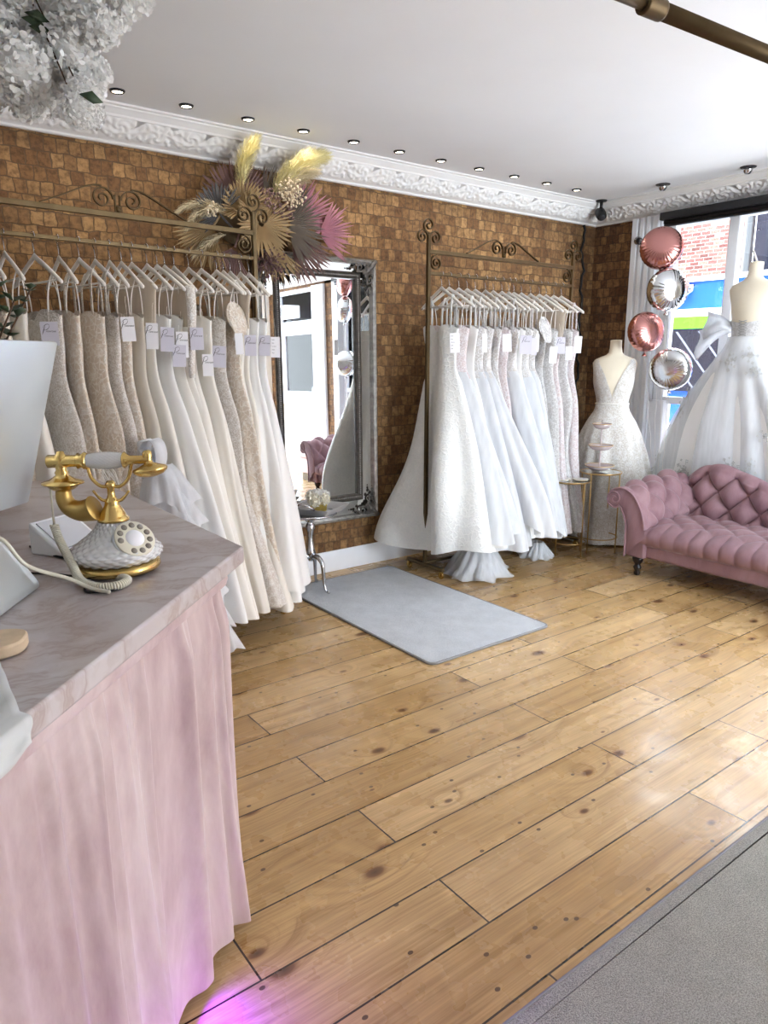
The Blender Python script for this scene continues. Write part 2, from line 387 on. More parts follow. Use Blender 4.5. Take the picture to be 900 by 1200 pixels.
# dress fabrics
def satin(name, col, rough=0.36):
    t = NT(name); v = t.coords(); p = t.p
    p.inputs['Base Color'].default_value = col; p.inputs['Roughness'].default_value = rough; p.inputs['Sheen Weight'].default_value = 0.25
    n = t.noise(v, 2.5, 3)
    t.link(t.ramp(n, [(0.3, tuple(c * 0.96 for c in col[:3]) + (1,)), (0.7, col)]), p.inputs['Base Color'])
    t.bump(t.noise(v, 7, 3, 0.5), 0.25, 0.02); return t.m
def lace(name, lining, thread, scale=30.0, cut=0.5, gloss=0.5):
    t = NT(name); v = t.coords(); p = t.p
    wp = t.new('ShaderNodeTexNoise', i_Scale=scale * 0.5, i_Detail=2.0); t.link(v, wp.inputs['Vector'])
    ad = t.new('ShaderNodeVectorMath', operation='MULTIPLY_ADD'); t.link(wp.outputs['Color'], ad.inputs[0]); ad.inputs[1].default_value = (0.05, 0.05, 0.05); t.link(v, ad.inputs[2])
    vo = t.new('ShaderNodeTexVoronoi', feature='DISTANCE_TO_EDGE', i_Scale=scale); t.link(ad.outputs[0], vo.inputs['Vector'])
    v2 = t.new('ShaderNodeTexVoronoi', feature='F1', i_Scale=scale * 0.42); t.link(ad.outputs[0], v2.inputs['Vector'])
    a = t.ramp(vo.outputs['Distance'], [(0.04, (1, 1, 1, 1)), (0.13, (0, 0, 0, 1))])
    b = t.ramp(v2.outputs['Distance'], [(0.3, (1, 1, 1, 1)), (0.46, (0, 0, 0, 1))])
    f = t.mix(1.0, a, b, 'LIGHTEN'); nn = t.ramp(t.noise(v, scale * 2.2, 3, 0.7), [(0.4, (0.25, 0.25, 0.25, 1)), (0.62, (1, 1, 1, 1))])
    f = t.mix(1.0, f, nn, 'MULTIPLY')
    t.link(t.mix(f, lining, thread), p.inputs['Base Color']); p.inputs['Roughness'].default_value = gloss; p.inputs['Sheen Weight'].default_value = 0.2
    t.bump(f, 0.5, 0.006); return t.m
def tulle(name, col, alpha=0.72, streak=40.0):
    t = NT(name); p = t.p; v = t.coords()
    p.inputs['Base Color'].default_value = col; p.inputs['Roughness'].default_value = 0.9; p.inputs['Sheen Weight'].default_value = 0.3
    n = t.noise(t.coords('Object', (1, 1, .15)), 26, 3); t.link(t.ramp(n, [(0.35, (alpha - 0.05,) * 3 + (1,)), (0.65, (min(1, alpha + 0.05),) * 3 + (1,))]), p.inputs['Alpha'])
    tl = t.new('ShaderNodeBsdfTranslucent'); tl.inputs['Color'].default_value = col
    mx = t.new('ShaderNodeMixShader'); mx.inputs[0].default_value = 0.3
    tr = t.new('ShaderNodeBsdfTransparent'); m2 = t.new('ShaderNodeMixShader')
    p.inputs['Alpha'].default_value = 1.0
    for l in list(t.l):
        if l.to_socket == p.inputs['Alpha']: src = l.from_socket; t.l.remove(l)
    t.link(p.outputs[0], mx.inputs[1]); t.link(tl.outputs[0], mx.inputs[2])
    t.link(src, m2.inputs[0]); t.link(tr.outputs[0], m2.inputs[1]); t.link(mx.outputs[0], m2.inputs[2])
    t.link(m2.outputs[0], t.out.inputs['Surface']); return t.m
IV, WH, NU = S(232, 224, 208), S(238, 240, 242), S(206, 188, 166)
M['satin_ivory'] = satin('ivory_satin', S(236, 233, 225)); M['satin_white'] = satin('white_satin', S(240, 240, 238), 0.33)
M['crepe'] = satin('ivory_crepe', S(232, 228, 219), 0.6)
M['lace_ivory'] = lace('ivory_lace_over_nude', S(214, 200, 182), S(236, 231, 222), 34)
M['lace_bead'] = lace('beaded_ivory_lace', S(208, 200, 190), S(238, 236, 232), 60, 0.5, 0.3)
M['lace_white'] = lace('white_corded_lace', S(214, 210, 206), S(242, 243, 245), 40)
M['lace_blush'] = lace('white_lace_over_blush', S(216, 202, 202), S(238, 236, 238), 46)
M['lace_dress'] = lace('white_floral_lace_on_ivory', S(212, 206, 196), S(242, 242, 240), 52)
M['jacquard'] = lace('white_floral_jacquard', S(234, 237, 236), S(241, 243, 241), 28, 0.5, 0.36)
M['tulle_white'] = tulle('white_tulle', S(240, 243, 247), 0.93); M['tulle_ivory'] = tulle('ivory_tulle', S(236, 230, 218), 0.93)
M['tulle_sheer'] = tulle('sheer_tulle', S(240, 243, 247), 0.66)
M['mesh_nude'] = tulle('sheer_ivory_mesh', S(226, 214, 196), 0.7)
M['feather'] = mat('ostrich_feather', S(238, 234, 226), 0.9, sheen=0.4)
M['grey_lace'] = lace('grey_applique_lace', S(200, 198, 196), S(234, 234, 234), 50)
M['applique'] = mat('silver_grey_applique', S(186, 186, 184), 0.5, var=0.1)
# ================================================================== ROOM SHELL
struct(MB().box(BX - .1, WX + .25, BY - .1, WY + .25, -.12, 0).build('floor', M['floor'], smooth=False))
struct(MB().box(BX - .1, WX + .25, BY - .1, WY + .25, CZ, CZ + .12).build('ceiling', M['ceiling'], smooth=False))
struct(MB().box(BX - .1, WX + .25, WY, WY + .25, 0, CZ).build('wall_left', M['brick_left'], smooth=False))
struct(MB().box(BX - .1, BX, BY, WY, 0, CZ).build('wall_back', M['wall_white'], smooth=False))
# far side wall with an unseen wide archway, added to let daylight in
AX0, AX1, AZ = 2.6, 5.2, 2.5
wr = MB(); wr.box(BX, AX0, BY - .1, BY, 0, CZ); wr.box(AX1, WX, BY - .1, BY, 0, CZ); wr.box(AX0, AX1, BY - .1, BY, AZ, CZ)
struct(wr.build('wall_right', M['wall_white'], smooth=False))
# shop front: brick piers, beam over the openings
wf = MB()
wf.box(WX, WX + .25, 3.88, WY, 0, CZ); wf.box(WX, WX + .25, -.30, -.06, 0, CZ); wf.box(WX, WX + .25, BY, -1.95, 0, CZ)
wf.box(WX, WX + .25, -1.95, 3.88, 2.66, CZ)
struct(wf.build('wall_front', M['brick_front'], smooth=False))
struct(MB().box(WX + .02, WX + .23, -.06, 3.88, 0, .5).build('wall_front_stallriser', M['white_paint'], smooth=False))

# unseen storeys above the shop and neighbouring fronts, added to shade the street
struct(MB().box(WX, WX + .25, -14, 24, CZ + .12, 9.5).build('wall_front_upper', M['brick_front'], smooth=False))
struct(MB().box(WX + .1, WX + .25, WY + .25, 24, -.2, CZ + .12).build('wall_front_neighbour', M['brick_front'], smooth=False))
struct(MB().box(WX + .1, WX + .25, -14, BY - 2.0, -.2, CZ + .12).build('wall_front_neighbour_shop', M['brick_front'], smooth=False))
# baseboard on the brick wall
bp = [(0, 0), (-.022, 0), (-.022, .10), (-.018, .125), (-.012, .135), (-.008, .15), (0, .152)]
bb = MB(); bb.loft([[(x, WY + py, pz) for py, pz in bp] for x in (BX, WX)]); struct(bb.build('baseboard_left', M['white_paint'], auto=True))
b2 = MB(); b2.loft([[(WX + py, y, pz) for py, pz in bp] for y in (3.9, WY)]); struct(b2.build('baseboard_front', M['white_paint'], auto=True))

# cornices: profile + a frieze of scrolling acanthus leaves in relief
# profile (out from wall, down from ceiling)
CP = [(0, -.172), (.016, -.172), (.022, -.166), (.022, -.158), (.03, -.152), (.036, -.150), (.042, -.148),
      (.118, -.062), (.124, -.060), (.124, -.048), (.132, -.042), (.14, -.03), (.15, -.022), (.152, -.014), (.165, -.01), (.165, 0), (0, 0)]
def leaf_height(u, v):
    """relief of the frieze: u along (m), v 0..1 across"""
    P = .20; k = math.floor(u / P); a = (u / P - k); flip = 1 if k % 2 == 0 else -1
    vv = (v - .5) * flip; h = 0.0
    stem = .30 * math.sin(2 * PI * (u / (2 * P)))
    h = max(h, .7 * math.exp(-((v - .5 - stem * .55) / .06) ** 2))
    # scroll rosette
    du = (a - .5) * P / .062; dv = (vv + .10) * .12 / .062
    r = math.hypot(du, dv); th = math.atan2(dv, du)
    if r < 1.15: h = max(h, (.55 + .45 * math.cos(3.0 * th - 9 * r)) * (1 - (r / 1.15) ** 4))
    # leaf fingers
    for (cu, cv, ang, L) in ((.1, .18, .9, .5), (.28, .30, 1.9, .5), (.75, .28, 1.0, .55), (.93, .15, 2.2, .5), (.02, -.25, -.5, .5), (.5, .36, 1.57, .45), (.86, -.3, -1.2, .45), (.2, -.3, -2.2, .45)):
        x = (a - cu) * P / .12; y = vv - cv; c, s_ = math.cos(ang), math.sin(ang)
        lx = (x * c + y * s_) / (L * .55); ly = (-x * s_ + y * c) / (L * .22)
        q = lx * lx + ly * ly
        if q < 1: h = max(h, (1 - q) ** .6 * (.75 + .25 * math.cos(ly * 7)))
    edge = sstep(0, .08, v) * sstep(0, .08, 1 - v)
    return h * edge
def cornice(name, length, place):
    mb = MB(); mb.loft([[place(t, o, d) for o, d in CP] for t in (0, length)])
    struct_o = mb.build(name, M['plaster'], auto=True)
    (o0, d0), (o1, d1) = CP[6], CP[7]; L = math.hypot(o1 - o0, d1 - d0); nx, nz = (d1 - d0) / L, -(o1 - o0) / L
    nu = int(length / .0085); fr = MB()
    def fn(u, v):
        hgt = .016 * leaf_height(u * length, v)
        o = o0 + (o1 - o0) * v + nx * hgt; d = d0 + (d1 - d0) * v + nz * hgt
        return place(u * length, o, d)
    fr.grid(nu, 20, fn); f = fr.build('acanthus_frieze', M['plaster'], struct_o)
    return struct(struct_o)
cornice('trim_1', WX - BX, lambda t, o, d: (BX + t, WY - o, CZ + d))
cornice('trim_2', WY - BY, lambda t, o, d: (WX - o, BY + t, CZ + d))

# fluted white pilaster at the window's edge
pl = MB(); prof = [(WX + .05, 3.9)]; x0 = WX - .05
def flute(y0, y1, n, depth):
    pts = []
    for k in range(n):
        a = y0 + (y1 - y0) * k / n; b = y0 + (y1 - y0) * (k + 1) / n
        pts += [(x0, a), (x0, a + (b - a) * .25), (x0 + depth, a + (b - a) * .38), (x0 + depth * 1.3, (a + b) / 2), (x0 + depth, b - (b - a) * .38), (x0, b - (b - a) * .25)]
    return pts + [(x0, y1)]
pts = [(WX + .2, 3.90), (x0, 3.90)] + flute(3.87, 3.68, 3, .022) + [(x0, 3.66), (x0 + .03, 3.655), (x0 + .03, 3.64), (WX + .2, 3.64)]
pl.poly([(a, b) for a, b in pts], 0, 2.70); struct(pl.build('trim_3', M['white_paint'], smooth=False))
for i, (y0, y1) in enumerate(((-.06, .08),)):
    struct(MB().box(WX - .05, WX + .2, y0, y1, 0, 2.7).build('trim_4', M['white_paint'], smooth=False, bevel=.012))

# shop window: frame and panes
def window(name, y0, y1, z0, z1, muls, trans, xx=WX + .06):
    w = MB(); t = .055
    w.box(xx - .03, xx + .05, y0, y1, z0 - .06, z0 + .03); w.box(xx - .03, xx + .05, y0, y1, z1 - .05, z1)
    w.box(xx - .03, xx + .05, y1 - .10, y1, z0, z1); w.box(xx - .03, xx + .05, y0, y0 + .07, z0, z1)
    for y in muls: w.box(xx - .025, xx + .045, y - .042, y + .042, z0, z1)
    for z in trans: w.box(xx - .025, xx + .045, y0, y1, z - .03, z + .03)
    o = w.build(name, M['white_paint'], smooth=True, bevel=.008); struct(o)
    ys = [y0 + .05] + list(muls) + [y1 - .05]; zs = [z0] + list(trans) + [z1 - .02]
    for a, b in zip(ys[:-1], ys[1:]):
        for c, d in zip(zs[:-1], zs[1:]):
            struct(MB().box(xx + .008, xx + .012, a, b, c, d).build('pane', M['pane'], o, smooth=False))
    return o
window('window_1', .08, 3.64, .56, 2.66, (3.05, 2.05, 1.05), (1.19,))
# stile between pilaster and pane
struct(MB().box(WX - .01, WX + .1, 3.5, 3.66, .5, 1.19).build('trim_5', M['white_paint'], smooth=False, bevel=.006))

# shop door seen in the mirror
struct(MB().box(WX - .04, WX + .2, -.62, -.30, 0, 2.66).build('trim_6', M['white_paint'], smooth=False, bevel=.012))
struct(MB().box(WX - .04, WX + .2, -1.95, -1.72, 0, 2.66).build('trim_7', M['white_paint'], smooth=False, bevel=.012))
dm = MB(); x1, x2 = WX + .05, WX + .1
for (a, b, c, d) in ((-1.72, -1.58, 0, 2.12), (-.76, -.62, 0, 2.12), (-1.58, -.76, 0, 1.15), (-1.58, -.76, 2.0, 2.12)): dm.box(x1, x2, a, b, c, d)
door = struct(dm.build('door_1', M['white_paint'], smooth=True, bevel=.006))
struct(MB().box(x1 + .02, x1 + .025, -1.58, -.76, 1.15, 2.0).build('pane', M['pane'], door, smooth=False))
struct(MB().tube([(x1 - .05, -.70, .98), (x1 - .05, -.70, 1.22)], .012, 10).build('door_handle', M['chrome'], door))
tr = MB()
for (a, b, c, d) in ((-1.72, -.62, 2.12, 2.2), (-1.72, -.62, 2.6, 2.66), (-1.72, -1.66, 2.2, 2.6), (-.68, -.62, 2.2, 2.6)): tr.box(x1 - .02, x2, a, b, c, d)
w2 = struct(tr.build('window_2', M['white_paint'], bevel=.006))
struct(MB().box(x1 + .02, x1 + .025, -1.66, -.68, 2.2, 2.6).build('pane', M['pane'], w2, smooth=False))
ac = thing('heater_unit', 'white door-heater unit with grille mounted above the glazed shop door', 'heater', (WX - .02, -1.35, 2.33))
MB().box(WX - .2, WX + .032, -1.65, -1.05, 2.24, 2.42).build('casing', M['white_plastic'], ac, bevel=.012, world=True)
gr = MB()
for k in range(9): gr.box(WX - .206, WX - .2, -1.58, -1.18, 2.27 + k * .014, 2.278 + k * .014)
gr.build('grille', M['dark_grey'], ac, smooth=False, world=True)

# black roller blind under the cornice
rb = thing('roller_blind', 'black roller blind rolled up above the shop window', 'blind', (WX - .1, 1.9, 2.64))
mb = MB(); mb.box(WX - .155, WX - .06, .1, 3.58, 2.635, 2.695); mb.build('cassette', M['black'], rb, bevel=.008, world=True)
MB().tube([(WX - .1, .12, 2.622), (WX - .1, 3.56, 2.622)], .022, 12).build('fabric_roll', M['dark_grey'], rb, world=True)
MB().box(WX - .115, WX - .085, .12, 3.56, 2.588, 2.602).build('bottom_bar', M['black'], rb, world=True, bevel=.003)

# white plinth in the window
struct(MB().box(5.22, WX, .1, 3.2, 0, .42).build('trim_8', M['white_paint'], smooth=False, bevel=.006))

# ================================================================== STREET
M['paving'] = mat('pale_paving', S(205, 200, 196), 0.9, var=0.06)
M['asphalt'] = mat('worn_asphalt', S(150, 150, 152), 0.95, var=0.1)
struct(MB().box(WX + .25, 9.6, -14, 24, -.2, -.05).build('ground_pavement', M['paving'], smooth=False))
struct(MB().box(9.6, 17.0, -14, 24, -.3, -.12).build('ground_street', M['asphalt'], smooth=False))
bd = thing('brick_building', 'red brick building with dark windows across the street', 'building', (17.0, 6, -.1))
wall = MB().box(17.0, 18.0, -12, 24, -.1, 9.0).build('wall', M['brick_street'], bd, smooth=False, world=True)
M['dark_glass'] = mat('dark_shop_glass', S(40, 42, 52), 0.08)
for (a, b, c, d) in ((10.6, 11.5, .6, 5.2), (8.1, 8.55, .4, 5.6), (3.2, 6.6, .2, 2.6), (-9.5, -8, .2, 4.2), (12.8, 16, .3, 3.0)):
    f = MB().box(16.93, 17.0, a - .1, b + .1, c - .1, d + .1).build('window', M['white_paint'], bd, smooth=False, world=True)
    p = MB().box(16.9, 16.93, a, b, c, d); p.build('pane', M['dark_glass'], f, smooth=False, world=True)
# lamp post in front of the building
lp = thing('street_post', 'black post on the far pavement in front of the brick building', 'post', (16.4, 8.45, -.12))
MB().lathe([(.16, 0), (.16, .1), (.12, .14), (.11, 5.4), (.06, 5.45)], 16).build('shaft', M['black'], lp)

# bus passing the window
M['bus_blue'] = mat('bus_blue_paint', S(36, 96, 200), 0.25, coat=0.4); M['bus_green'] = mat('bus_green_paint', S(96, 190, 48), 0.3)
M['bus_white'] = mat('bus_white_paint', S(236, 240, 246), 0.3)
bus = thing('bus', 'blue and white bus with a green band seen through the shop window', 'bus', (13.4, 7.2, -.12))
def bb_(name, m, y0, y1, z0, z1, x0=13.0, x1=15.4, bev=.0, par=None): return MB().box(x0, x1, y0, y1, z0, z1).build(name, m, par or bus, world=True, bevel=bev, smooth=bool(bev))
bb_('body', M['bus_blue'], 1.2, 12.4, .28, 2.98, bev=.06)
bb_('roof_band', M['bus_white'], 1.25, 12.35, 2.93, 3.02, 12.97, 15.4)
bb_('white_band', M['bus_white'], 1.22, 12.38, 2.30, 2.44, 12.97, 13.05)
bb_('green_band', M['bus_green'], 1.22, 12.38, 2.08, 2.30, 12.96, 13.05)
wnd = bb_('window_strip', M['dark_glass'], 1.6, 12.0, .92, 2.06, 12.95, 13.05)
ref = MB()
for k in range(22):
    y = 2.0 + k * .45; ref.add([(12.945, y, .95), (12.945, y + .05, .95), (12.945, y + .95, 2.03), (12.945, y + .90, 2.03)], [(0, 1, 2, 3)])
ref.build('reflection_streaks', mat('painted_reflection', S(120, 124, 140), .4), wnd, smooth=False, world=True)  # reflections on the bus glass, painted as pale diagonal streaks
q = MB().poly([(7.62, 2.83), (8.3, 2.83), (8.3, 2.5), (8.05, 2.52)], 12.94, 12.96, Matrix(((0, 0, 1, 0), (1, 0, 0, 0), (0, 1, 0, 0), (0, 0, 0, 1))))
cw = q.build('cab_window', M['dark_glass'], bus, smooth=False, world=True)
MB().tube([(12.93, 8.3, 2.85), (12.93, 7.6, 2.85), (12.93, 7.62, 2.78), (12.93, 8.05, 2.5), (12.93, 8.3, 2.48)], .03, 6).build('chrome_trim', M['chrome'], cw, world=True)
for y in (2.6, 10.6):
    wv = MB(); wv.lathe([(.02, -.12), (.30, -.12), (.47, -.1), (.48, 0), (.47, .1), (.30, .12), (.02, .12)], 24, frame((13.1, y, .36), (1, 0, 0)))
    wv.build('wheel', M['black'], bus, world=True)
# parked car seen through the door in the mirror
M['car_blue'] = mat('car_blue_paint', S(70, 130, 190), 0.2, coat=0.5)
car = thing('car', 'blue car parked outside the glazed shop door', 'car', (11.0, -4.2, -.12))
cprof = [(-2.0, .35), (-2.02, .75), (-1.9, .98), (-1.1, 1.05), (-.6, 1.5), (.7, 1.52), (1.4, 1.1), (1.95, 1.0), (2.05, .7), (2.0, .35)]
cb = MB(); cb.loft([[(x, y, z * zz) for y, z in cprof] for x, zz in ((-.8, .97), (-.7, 1), (.7, 1), (.8, .97))]); cb.build('body', M['car_blue'], car, auto=True)
MB().add([(-.81, -.95, 1.02), (-.81, 1.2, 1.05), (-.76, .62, 1.42), (-.76, -.52, 1.42)], [(0, 1, 2, 3)]).build('side_window', M['dark_glass'], car, smooth=False, solid=.01)
for y in (-1.25, 1.3):
    MB().lathe([(.02, -.1), (.2, -.1), (.31, -.09), (.32, 0), (.31, .09), (.2, .1), (.02, .1)], 20, frame((-.75, y, .34), (1, 0, 0))).build('wheel', M['black'], car)

# ================================================================== CEILING LIGHTS
M['lamp'] = emis('warm_lamp_disc', S(255, 240, 214), 9.0)
DL = [(1.32 + .3625 * k, 3.985) for k in range(11)] + [(.9575, 3.975), (.595, 3.975)]
def spot(x, y, z, power, size=2.4, blend=.8, col=(1, .86, .68)):
    l = bpy.data.lights.new('downlight_beam', 'SPOT'); l.energy = power; l.spot_size = size; l.spot_blend = blend; l.shadow_soft_size = .05; l.color = col
    o = bpy.data.objects.new('downlight_beam', l); COL.objects.link(o); o.location = (x, y, z)
proto = None
dl_names = []
for i, (x, y) in enumerate(DL):
    if proto is None:
        proto = MB().lathe([(.026, -.001), (.029, -.012), (.036, -.008), (.039, -.001), (.026, -.001)], 24, cap=False).build('downlight', M['dark_grey'])
        MB().lathe([(.001, -.006), (.029, -.006), (.029, -.002), (.001, -.002)], 20).build('lamp', M['lamp'], proto); d = proto
    else: d = copy_tree(proto)
    d.location = (x, y, CZ)
    lab = ('recessed round downlight in the ceiling, %s along the brick wall' % (ORD[i] + ' from the white blossoms' if i < 11 else ('above the white blossoms' if i == 11 else 'beyond the white blossoms')))
    tag(d, lab, 'downlight', 'downlights along the brick wall')
    spot(x, y, CZ - .02, LIGHTS['down'], col=(1, .9, .78))
for i, (x, y, nm) in enumerate(((5.344, 3.471, 'above the balloons'), (5.353, 2.81, 'above the large tulle gown'))):
    t = thing('eyeball_spotlight', 'chrome swivel spotlight in the ceiling ' + nm, 'spotlight', (x, y, CZ), group='swivel spotlights by the window')
    MB().lathe([(.03, 0), (.032, -.01), (.052, -.006), (.055, 0)], 24, cap=False).build('bezel', M['dark_grey'], t)
    MB().lathe([(.001, -.045), (.022, -.044), (.03, -.03), (.034, -.01), (.03, 0)], 20, frame((0, 0, 0), (-.4, -.2, 1))).build('eyeball', M['chrome'], t)
# general grid of lights over the rest of the shop
for x in (-.6, 1.1, 2.8, 4.4):
    for y in (-1.4, .3):
        pass

# security camera in the corner and the small spotlight on the pilaster
sc_ = thing('security_camera', 'black dome-arm security camera hanging from the ceiling corner', 'camera', (5.45, 4.12, CZ))
MB().lathe([(.001, -.012), (.042, -.012), (.048, 0), (.001, 0)], 24).build('mount', M['black'], sc_)
MB().tube([(0, 0, -.01), (0, 0, -.07)], .014, 10).build('neck', M['black'], sc_)
b = MB(); b.lathe([(.001, -.075), (.026, -.07), (.042, -.045), (.045, 0), (.042, .04), (.02, .06), (.001, .062)], 20, frame((0, 0, -.11), (-.5, -.6, -.5)) @ Matrix.Rotation(PI, 4, 'X')); b.build('camera_body', M['black'], sc_)
b = MB(); b.lathe([(.001, 0), (.018, .002), (.024, .0), (.026, -.006)], 16, frame((-.04, -.048, -.152), (-.5, -.6, -.5))); b.build('lens', M['dark_grey'], sc_)
ps = thing('spy_camera', 'small chrome and black camera fixed on the white window pilaster', 'camera', (WX - .05, 3.83, 2.52))
MB().lathe([(.001, .0), (.035, 0), (.033, .018), (.02, .028), (.001, .03)], 20, frame((0, 0, 0), (-1, 0, 0))).build('base', M['chrome'], ps)
MB().lathe([(.001, .0), (.022, 0), (.026, .02), (.026, .065), (.02, .07), (.001, .066)], 20, frame((-.02, -.01, 0), (-.6, -.7, -.25))).build('barrel', M['black'], ps)

# cable running down the brick wall near the corner
cb = MB(); pts = []
for k in range(60):
    z = 2.70 - k * (2.7 - .16) / 59; pts.append((5.49 + .018 * math.sin(k * .9) + .012 * math.sin(k * 2.3) + (.04 if z > 2.4 else 0) * 0 - .02 * sstep(2.0, 2.7, z), WY - .012, z))
tag(cb.tube(pts, .011, 6).build('wall_cable', M['black']), 'black cable running down the brick wall near the corner', 'cable')

# ================================================================== WORLD, LIGHT, CAMERA
w = bpy.data.worlds.new('sky'); SC.world = w; w.use_nodes = True; nt = w.node_tree
bg = nt.nodes['Background']; bg.inputs['Color'].default_value = (.90, .95, 1.0, 1); bg.inputs['Strength'].default_value = LIGHTS['sky']
tcw = nt.nodes.new('ShaderNodeTexCoord'); sxw = nt.nodes.new('ShaderNodeSeparateXYZ'); nt.links.new(tcw.outputs['Generated'], sxw.inputs[0])
rw = nt.nodes.new('ShaderNodeValToRGB'); nt.links.new(sxw.outputs[2], rw.inputs['Fac'])
rw.color_ramp.elements[0].position = 0.0; rw.color_ramp.elements[0].color = (.84, .92, 1, 1); rw.color_ramp.elements[1].position = 1.0; rw.color_ramp.elements[1].color = (.74, .87, 1, 1)
nt.links.new(rw.outputs['Color'], bg.inputs['Color'])
def portal(loc, rot, sx, sy):
    l = bpy.data.lights.new('daylight_portal', 'AREA'); l.shape = 'RECTANGLE'; l.size = sx; l.size_y = sy; l.cycles.is_portal = True
    o = bpy.data.objects.new('daylight_portal', l); COL.objects.link(o); o.location = loc; o.rotation_euler = rot
portal((WX + .3, 1.85, 1.6), (0, PI / 2, 0), 2.2, 3.6)     # shop window
portal((WX + .3, -1.17, 1.6), (0, PI / 2, 0), 2.4, 1.2)     # door
portal(((AX0 + AX1) / 2, BY - .12, AZ / 2), (PI / 2, 0, 0), AX1 - AX0, AZ)     # added archway
sun = bpy.data.lights.new('sun', 'SUN'); sun.energy = LIGHTS['sun']; sun.angle = .1; sun.color = (1, .97, .92)
so = bpy.data.objects.new('sun', sun); COL.objects.link(so); so.rotation_euler = Vector((.10, -.72, -.68)).to_track_quat('-Z', 'Y').to_euler()
# violet LED strip glow under the desk is built with the desk

cam = bpy.data.cameras.new('camera'); co = bpy.data.objects.new('camera', cam); COL.objects.link(co)
cam.sensor_fit = 'VERTICAL'; cam.sensor_height = 36; cam.lens = 838.0 / 1200 * 36; cam.clip_start = .05
R = ((0.798354, -0.602188, -0.000458), (-0.127410, -0.168170, -0.977489), (0.588555, 0.780441, -0.210984))
co.matrix_world = Matrix(((R[0][0], -R[1][0], -R[2][0], 0), (R[0][1], -R[1][1], -R[2][1], 0), (R[0][2], -R[1][2], -R[2][2], 1.55), (0, 0, 0, 1)))
SC.camera = co
vs = SC.view_settings; vs.view_transform = 'Standard'; vs.look = 'None'; vs.gamma = 1; vs.use_curve_mapping = False; vs.exposure = LIGHTS['exp']
SC.cycles.max_bounces = 8; SC.cycles.transparent_max_bounces = 12; SC.cycles.use_denoising = True
SC.cycles.sample_clamp_indirect = 6.0; SC.cycles.caustics_reflective = False; SC.cycles.caustics_refractive = False
# ================================================================== RUGS
def rug(name, label, x0, x1, y0, y1, m, th=.011, rc=.05):
    def rr(ins, n=6):
        out = []
        for (cx_, cy_, a0) in ((x1 - rc, y1 - rc, 0), (x0 + rc, y1 - rc, 90), (x0 + rc, y0 + rc, 180), (x1 - rc, y0 + rc, 270)):
            for k in range(n + 1):
                a = math.radians(a0 + 90 * k / n); out.append((cx_ + (rc - ins) * math.cos(a), cy_ + (rc - ins) * math.sin(a)))
        return out
    t = thing(name, label, 'rug', ((x0 + x1) / 2, (y0 + y1) / 2, 0))
    MB().loft([[(x, y, z) for x, y in rr(i)] for i, z in ((.012, .0005), (.012, th), (.02, th + .002), (.05, th + .003))]).build('pile', m, t, world=True, auto=True)
    ring = [(x, y, th * .55) for x, y in rr(.008)]
    MB().tube(ring, .0075, 8, closed=True).build('bound_edge', M['rug_edge'], t, world=True)
rug('rug', 'pale blue-grey rectangular rug in front of the leaning silver mirror', 2.25, 3.18, 2.58, 4.14, M['rug_blue'])
rug('rug', 'large warm grey rug on the pine floor across from the reception desk', .55, 4.2, -1.4, .95, M['rug_grey'], .013, .04)

# ================================================================== MIRROR
mr = thing('wall_mirror', 'tall silver framed mirror with ornate corners on the brick wall', 'mirror', (2.66, 4.27, .385))
mx0, mx1, mz1 = 2.195 - 2.66, 3.14 - 2.66, 1.835
ix0, ix1, iz0, iz1 = 2.372 - 2.66, 2.962 - 2.66, .188, 1.695
def frame_ring(mb, x0, x1, z0, z1, prof):
    """prof: list of (inset, y) swept round a rectangle with mitred corners"""
    rings = []
    for (x, z, sx, sz) in ((x0, z0, 1, 1), (x1, z0, -1, 1), (x1, z1, -1, -1), (x0, z1, 1, -1)):
        rings.append([(x + sx * i, y, z + sz * i) for i, y in prof])
    rings.append(rings[0]); return mb.loft(rings, True, False)
frame_ring(MB(), mx0, mx1, 0, mz1, [(0, .03), (0, -.03), (.008, -.042), (.016, -.035), (.022, -.045), (.034, -.038), (.036, .02)]).build('outer_frame', M['frame_silver'], mr, auto=True)
frame_ring(MB(), ix0 - .05, ix1 + .05, iz0 - .05, iz1 + .05, [(0, .02), (0, -.02), (.01, -.03), (.018, -.022), (.03, -.022), (.036, -.034), (.046, -.026), (.05, .01)]).build('inner_frame', M['frame_dark'], mr, auto=True)
MB().box(ix0, ix1, -.004, 0, iz0, iz1).build('glass', M['mirror'], mr, smooth=False)
frame_ring(MB(), mx0 + .034, mx1 - .034, .034, mz1 - .034, [(0, .0), (.002, -.014), (.105, -.016), (.108, .005)]).build('border_glass', M['mirror'], mr, smooth=False)
MB().box(mx0 + .02, mx1 - .02, .01, .03, .02, mz1 - .02).build('backing_board', M['blackwood'], mr, smooth=False)
bd_ = MB()
def beads(a, b, r=.0058, st=.0135):
    a, b = Vector(a), Vector(b); n = int((b - a).length / st)
    for k in range(n + 1): bd_.ball(a + (b - a) * k / n, r, 6, 4)
ins = .024
for a, b in (((ix0 - .05 + ins, -.026, iz0 - ins), (ix1 + .05 - ins, -.026, iz0 - ins)), ((ix0 - ins, -.026, iz1 + ins), (ix1 + ins, -.026, iz1 + ins)), ((ix0 - ins, -.026, iz0), (ix0 - ins, -.026, iz1)), ((ix1 + ins, -.026, iz0), (ix1 + ins, -.026, iz1))): beads(a, b)
bd_.build('bead_moulding', M['frame_silver'], mr)
def spiral(c, r0, turns, a0, r1=.2, n=40, ax=('x', 'z'), hand=1, y=0.0):
    pts = []
    for k in range(n + 1):
        t = k / n; r = r0 * (1 - t) + r0 * r1 * t; a = a0 + hand * turns * 2 * PI * t
        pts.append((c[0] + r * math.cos(a), y, c[1] + r * math.sin(a)))
    return pts
